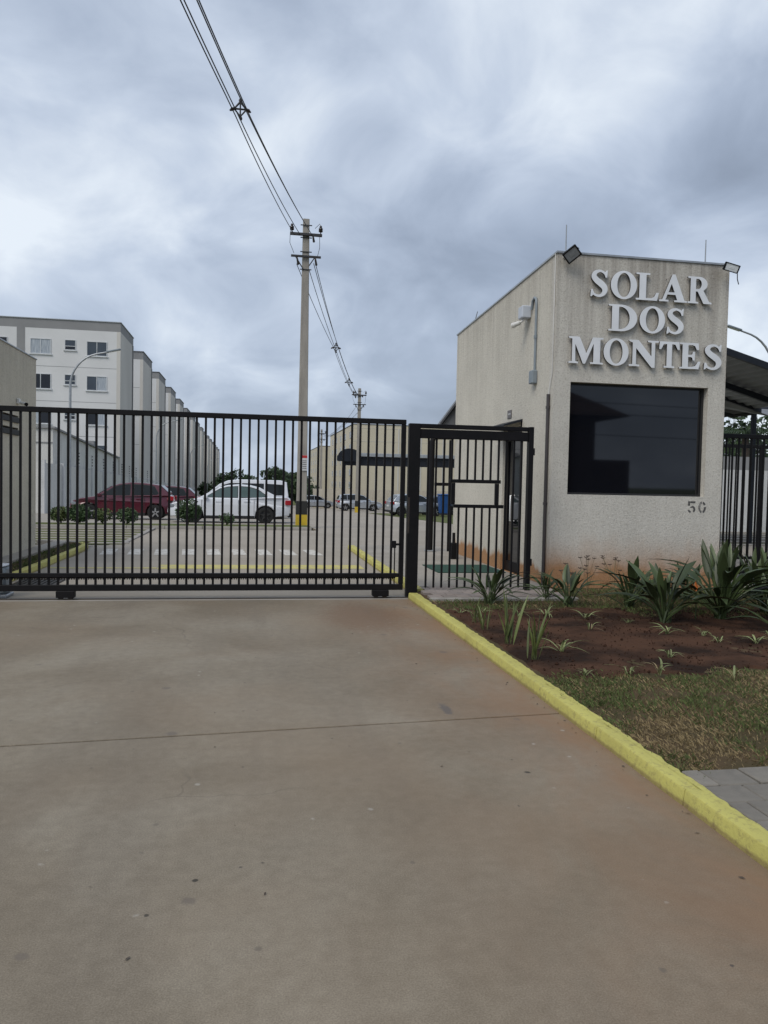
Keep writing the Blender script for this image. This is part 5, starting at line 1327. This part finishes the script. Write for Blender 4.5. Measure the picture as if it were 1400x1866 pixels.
# grass and clods
def grass(name, n, area, hmin, hmax, dry, seed, label):
    from mathutils import noise as mn
    rr = random.Random(seed); vs = []; fs = []; cols = []
    while len(fs) < n:
        x, y = area(rr)
        pz = mn.noise(Vector((x*1.3, y*1.3, seed)))+.5*mn.noise(Vector((x*4, y*4, seed)))
        if mn.noise(Vector((x*2.4, y*2.4, seed+9))) < -.28 and rr.random() < .75: continue
        isdry = rr.random() < dry+pz*.75
        h = rr.uniform(hmin, hmax)*(1.25 if not isdry else .85); a = rr.uniform(0, 6.28); w = rr.uniform(.0018, .0035); l = rr.uniform(.2, 1.3)*h*(1.5 if isdry else 1)
        dx, dy = cos(a), sin(a); z0 = .056
        k = len(vs); vs += [(x-dy*w, y+dx*w, z0), (x+dy*w, y-dx*w, z0), (x+dx*l*.4+dy*w*.6, y+dy*l*.4-dx*w*.6, z0+h*.65), (x+dx*l, y+dy*l, z0+h)]
        fs += [(k, k+1, k+2), (k, k+2, k+3)]
        v = rr.uniform(.7, 1.25)
        c = (.25*v, .19*v, .10*v) if isdry else (.095*v, .125*v, .042*v)
        cols += [c]*4
    me = bpy.data.meshes.new(name); me.from_pydata(vs, [], fs); at = me.color_attributes.new('Col', 'FLOAT_COLOR', 'POINT')
    at.data.foreach_set('color', [q for c in cols for q in (*c, 1)])
    me.materials.append(MATS['grass_blade']); o = stuff(link(name, me)); o['label'] = label; o['category'] = 'grass'
def a1(rr):
    while True:
        x = 2.275+(rr.random()**1.3)*3.6; y = rr.uniform(3.62, 6.0)
        if y < 5.76+.1*sin(x*5)+.07*sin(x*13)+abs(rr.gauss(0, .05)) and (x > 2.31 or rr.random() < .35): return x, y
def a2(rr):
    while True:
        x, y = rr.uniform(2.35, 8), rr.uniform(8.2, 10.7)
        if (y > 9.0+.12*sin(x*4) or (x > 4.6 and y > 8.35)) and not (x < 4.45 and y > 9.7): return x, y
grass('lawn_grass', 60000, a1, .012, .036, .54, 11, 'short patchy half-dry lawn grass between soil bed and grey pavers')
grass('bed_grass', 16000, a2, .02, .05, .30, 12, 'short dark grass strip under the plants along the guardhouse')
def a3(rr): return rr.uniform(-4.0, -3.6), rr.uniform(11.2, 18.3)
grass('garden_grass', 5000, a3, .03, .07, .3, 13, 'dark grass strip at the foot of the beige lodge')
def a4(rr): return rr.uniform(-8.5, 1.9), rr.uniform(25.5, 27.3)
rr = random.Random(5)
vs = MB()
for _ in range(2600):
    x, y = rr.uniform(2.36, 7), rr.uniform(5.75, 9.0); s = rr.uniform(.003, .010)*(1 if rr.random() < .93 else 2.0)
    p = [(s*rr.uniform(.7, 1.2), 0, 0), (-s, 0, 0), (0, s, 0), (0, -s*rr.uniform(.6, 1.2), 0), (0, 0, s), (0, 0, -s)]
    a = rr.uniform(0, 6.28)
    vs.add([(x+q[0]*cos(a)-q[1]*sin(a), y+q[0]*sin(a)+q[1]*cos(a), .083+q[2]) for q in p], [(0, 2, 4), (2, 1, 4), (1, 3, 4), (3, 0, 4), (2, 0, 5), (1, 2, 5), (3, 1, 5), (0, 3, 5)])
o = stuff(vs.build('soil_clods', 'clod')); o['label'] = 'loose reddish clods scattered over the soil bed'; o['category'] = 'soil'
# fallen bits along the kerb
lt = MB()
for _ in range(70):
    y = rr.uniform(1.5, 10); x = 2.15-abs(rr.gauss(0, .06)) if rr.random() < .7 else rr.uniform(-2.5, 2.1); a = rr.uniform(0, 6.28); l = rr.uniform(.006, .016); w = l*.35
    d = Vector((cos(a), sin(a), 0)); n_ = Vector((-sin(a), cos(a), 0)); p = Vector((x, y, .004))
    lt.add([p-d*l, p+n_*w+Vector((0, 0, .004)), p+d*l+Vector((0, 0, .002)), p-n_*w], [(0, 1, 2, 3)])
o = stuff(lt.build('leaf_litter', 'bark', fixn=False)); o['label'] = 'tiny dry leaf scraps along the yellow kerb'; o['category'] = 'litter'

# ------------------------------------------------------------------ house across the street, seen in the window reflection
nh = thing('neighbour_house', (12, -18, 0), 'dark two-storey house across the street mirrored in the guardhouse window', 'house')
MB().box(6, 16.0, -21, -12, -.1, 5.0).build('wall', 'brick_house', nh)
MB().add([(5, -22, 4.9), (17.4, -22, 4.9), (17.4, -11.2, 4.9), (5, -11.2, 4.9), (8.5, -17, 7.6), (14, -17, 7.6)], [(0, 1, 5, 4), (1, 2, 5), (2, 3, 4, 5), (3, 0, 4), (0, 3, 2, 1)]).build('roof', 'roof_tile', nh)
MB().box(16.001, 18.0, -19, -12.4, -.1, 2.9).build('garage', 'brick_house', nh)
tree(46, -40, 5.0, 3.6, 'tree across the street mirrored at the lower right of the window', 71, 22, 60, .3, 'trees across the street')
tree(30, -44, 3.4, 2.5, 'low tree across the street mirrored in the window', 72, 18, 60, .3, 'trees across the street')
for k, (z, s) in enumerate(((6.2, .3), (5.3, .35), (5.0, .5), (3.9, .3))):
    span(Vector((-5, -8.3-k*.1, z+.4)), Vector((45, -9.5-k*.2, z)), (0, 0, 0), (0, 0, 0), (0, 0, 0), s, .014, ('topmost', 'second highest', 'third highest', 'lowest')[k]+' street cable behind the viewer, mirrored in the window', 'cables across the street')
for e in WORLD_ROOTS:
    if '_w' in e: del e['_w']
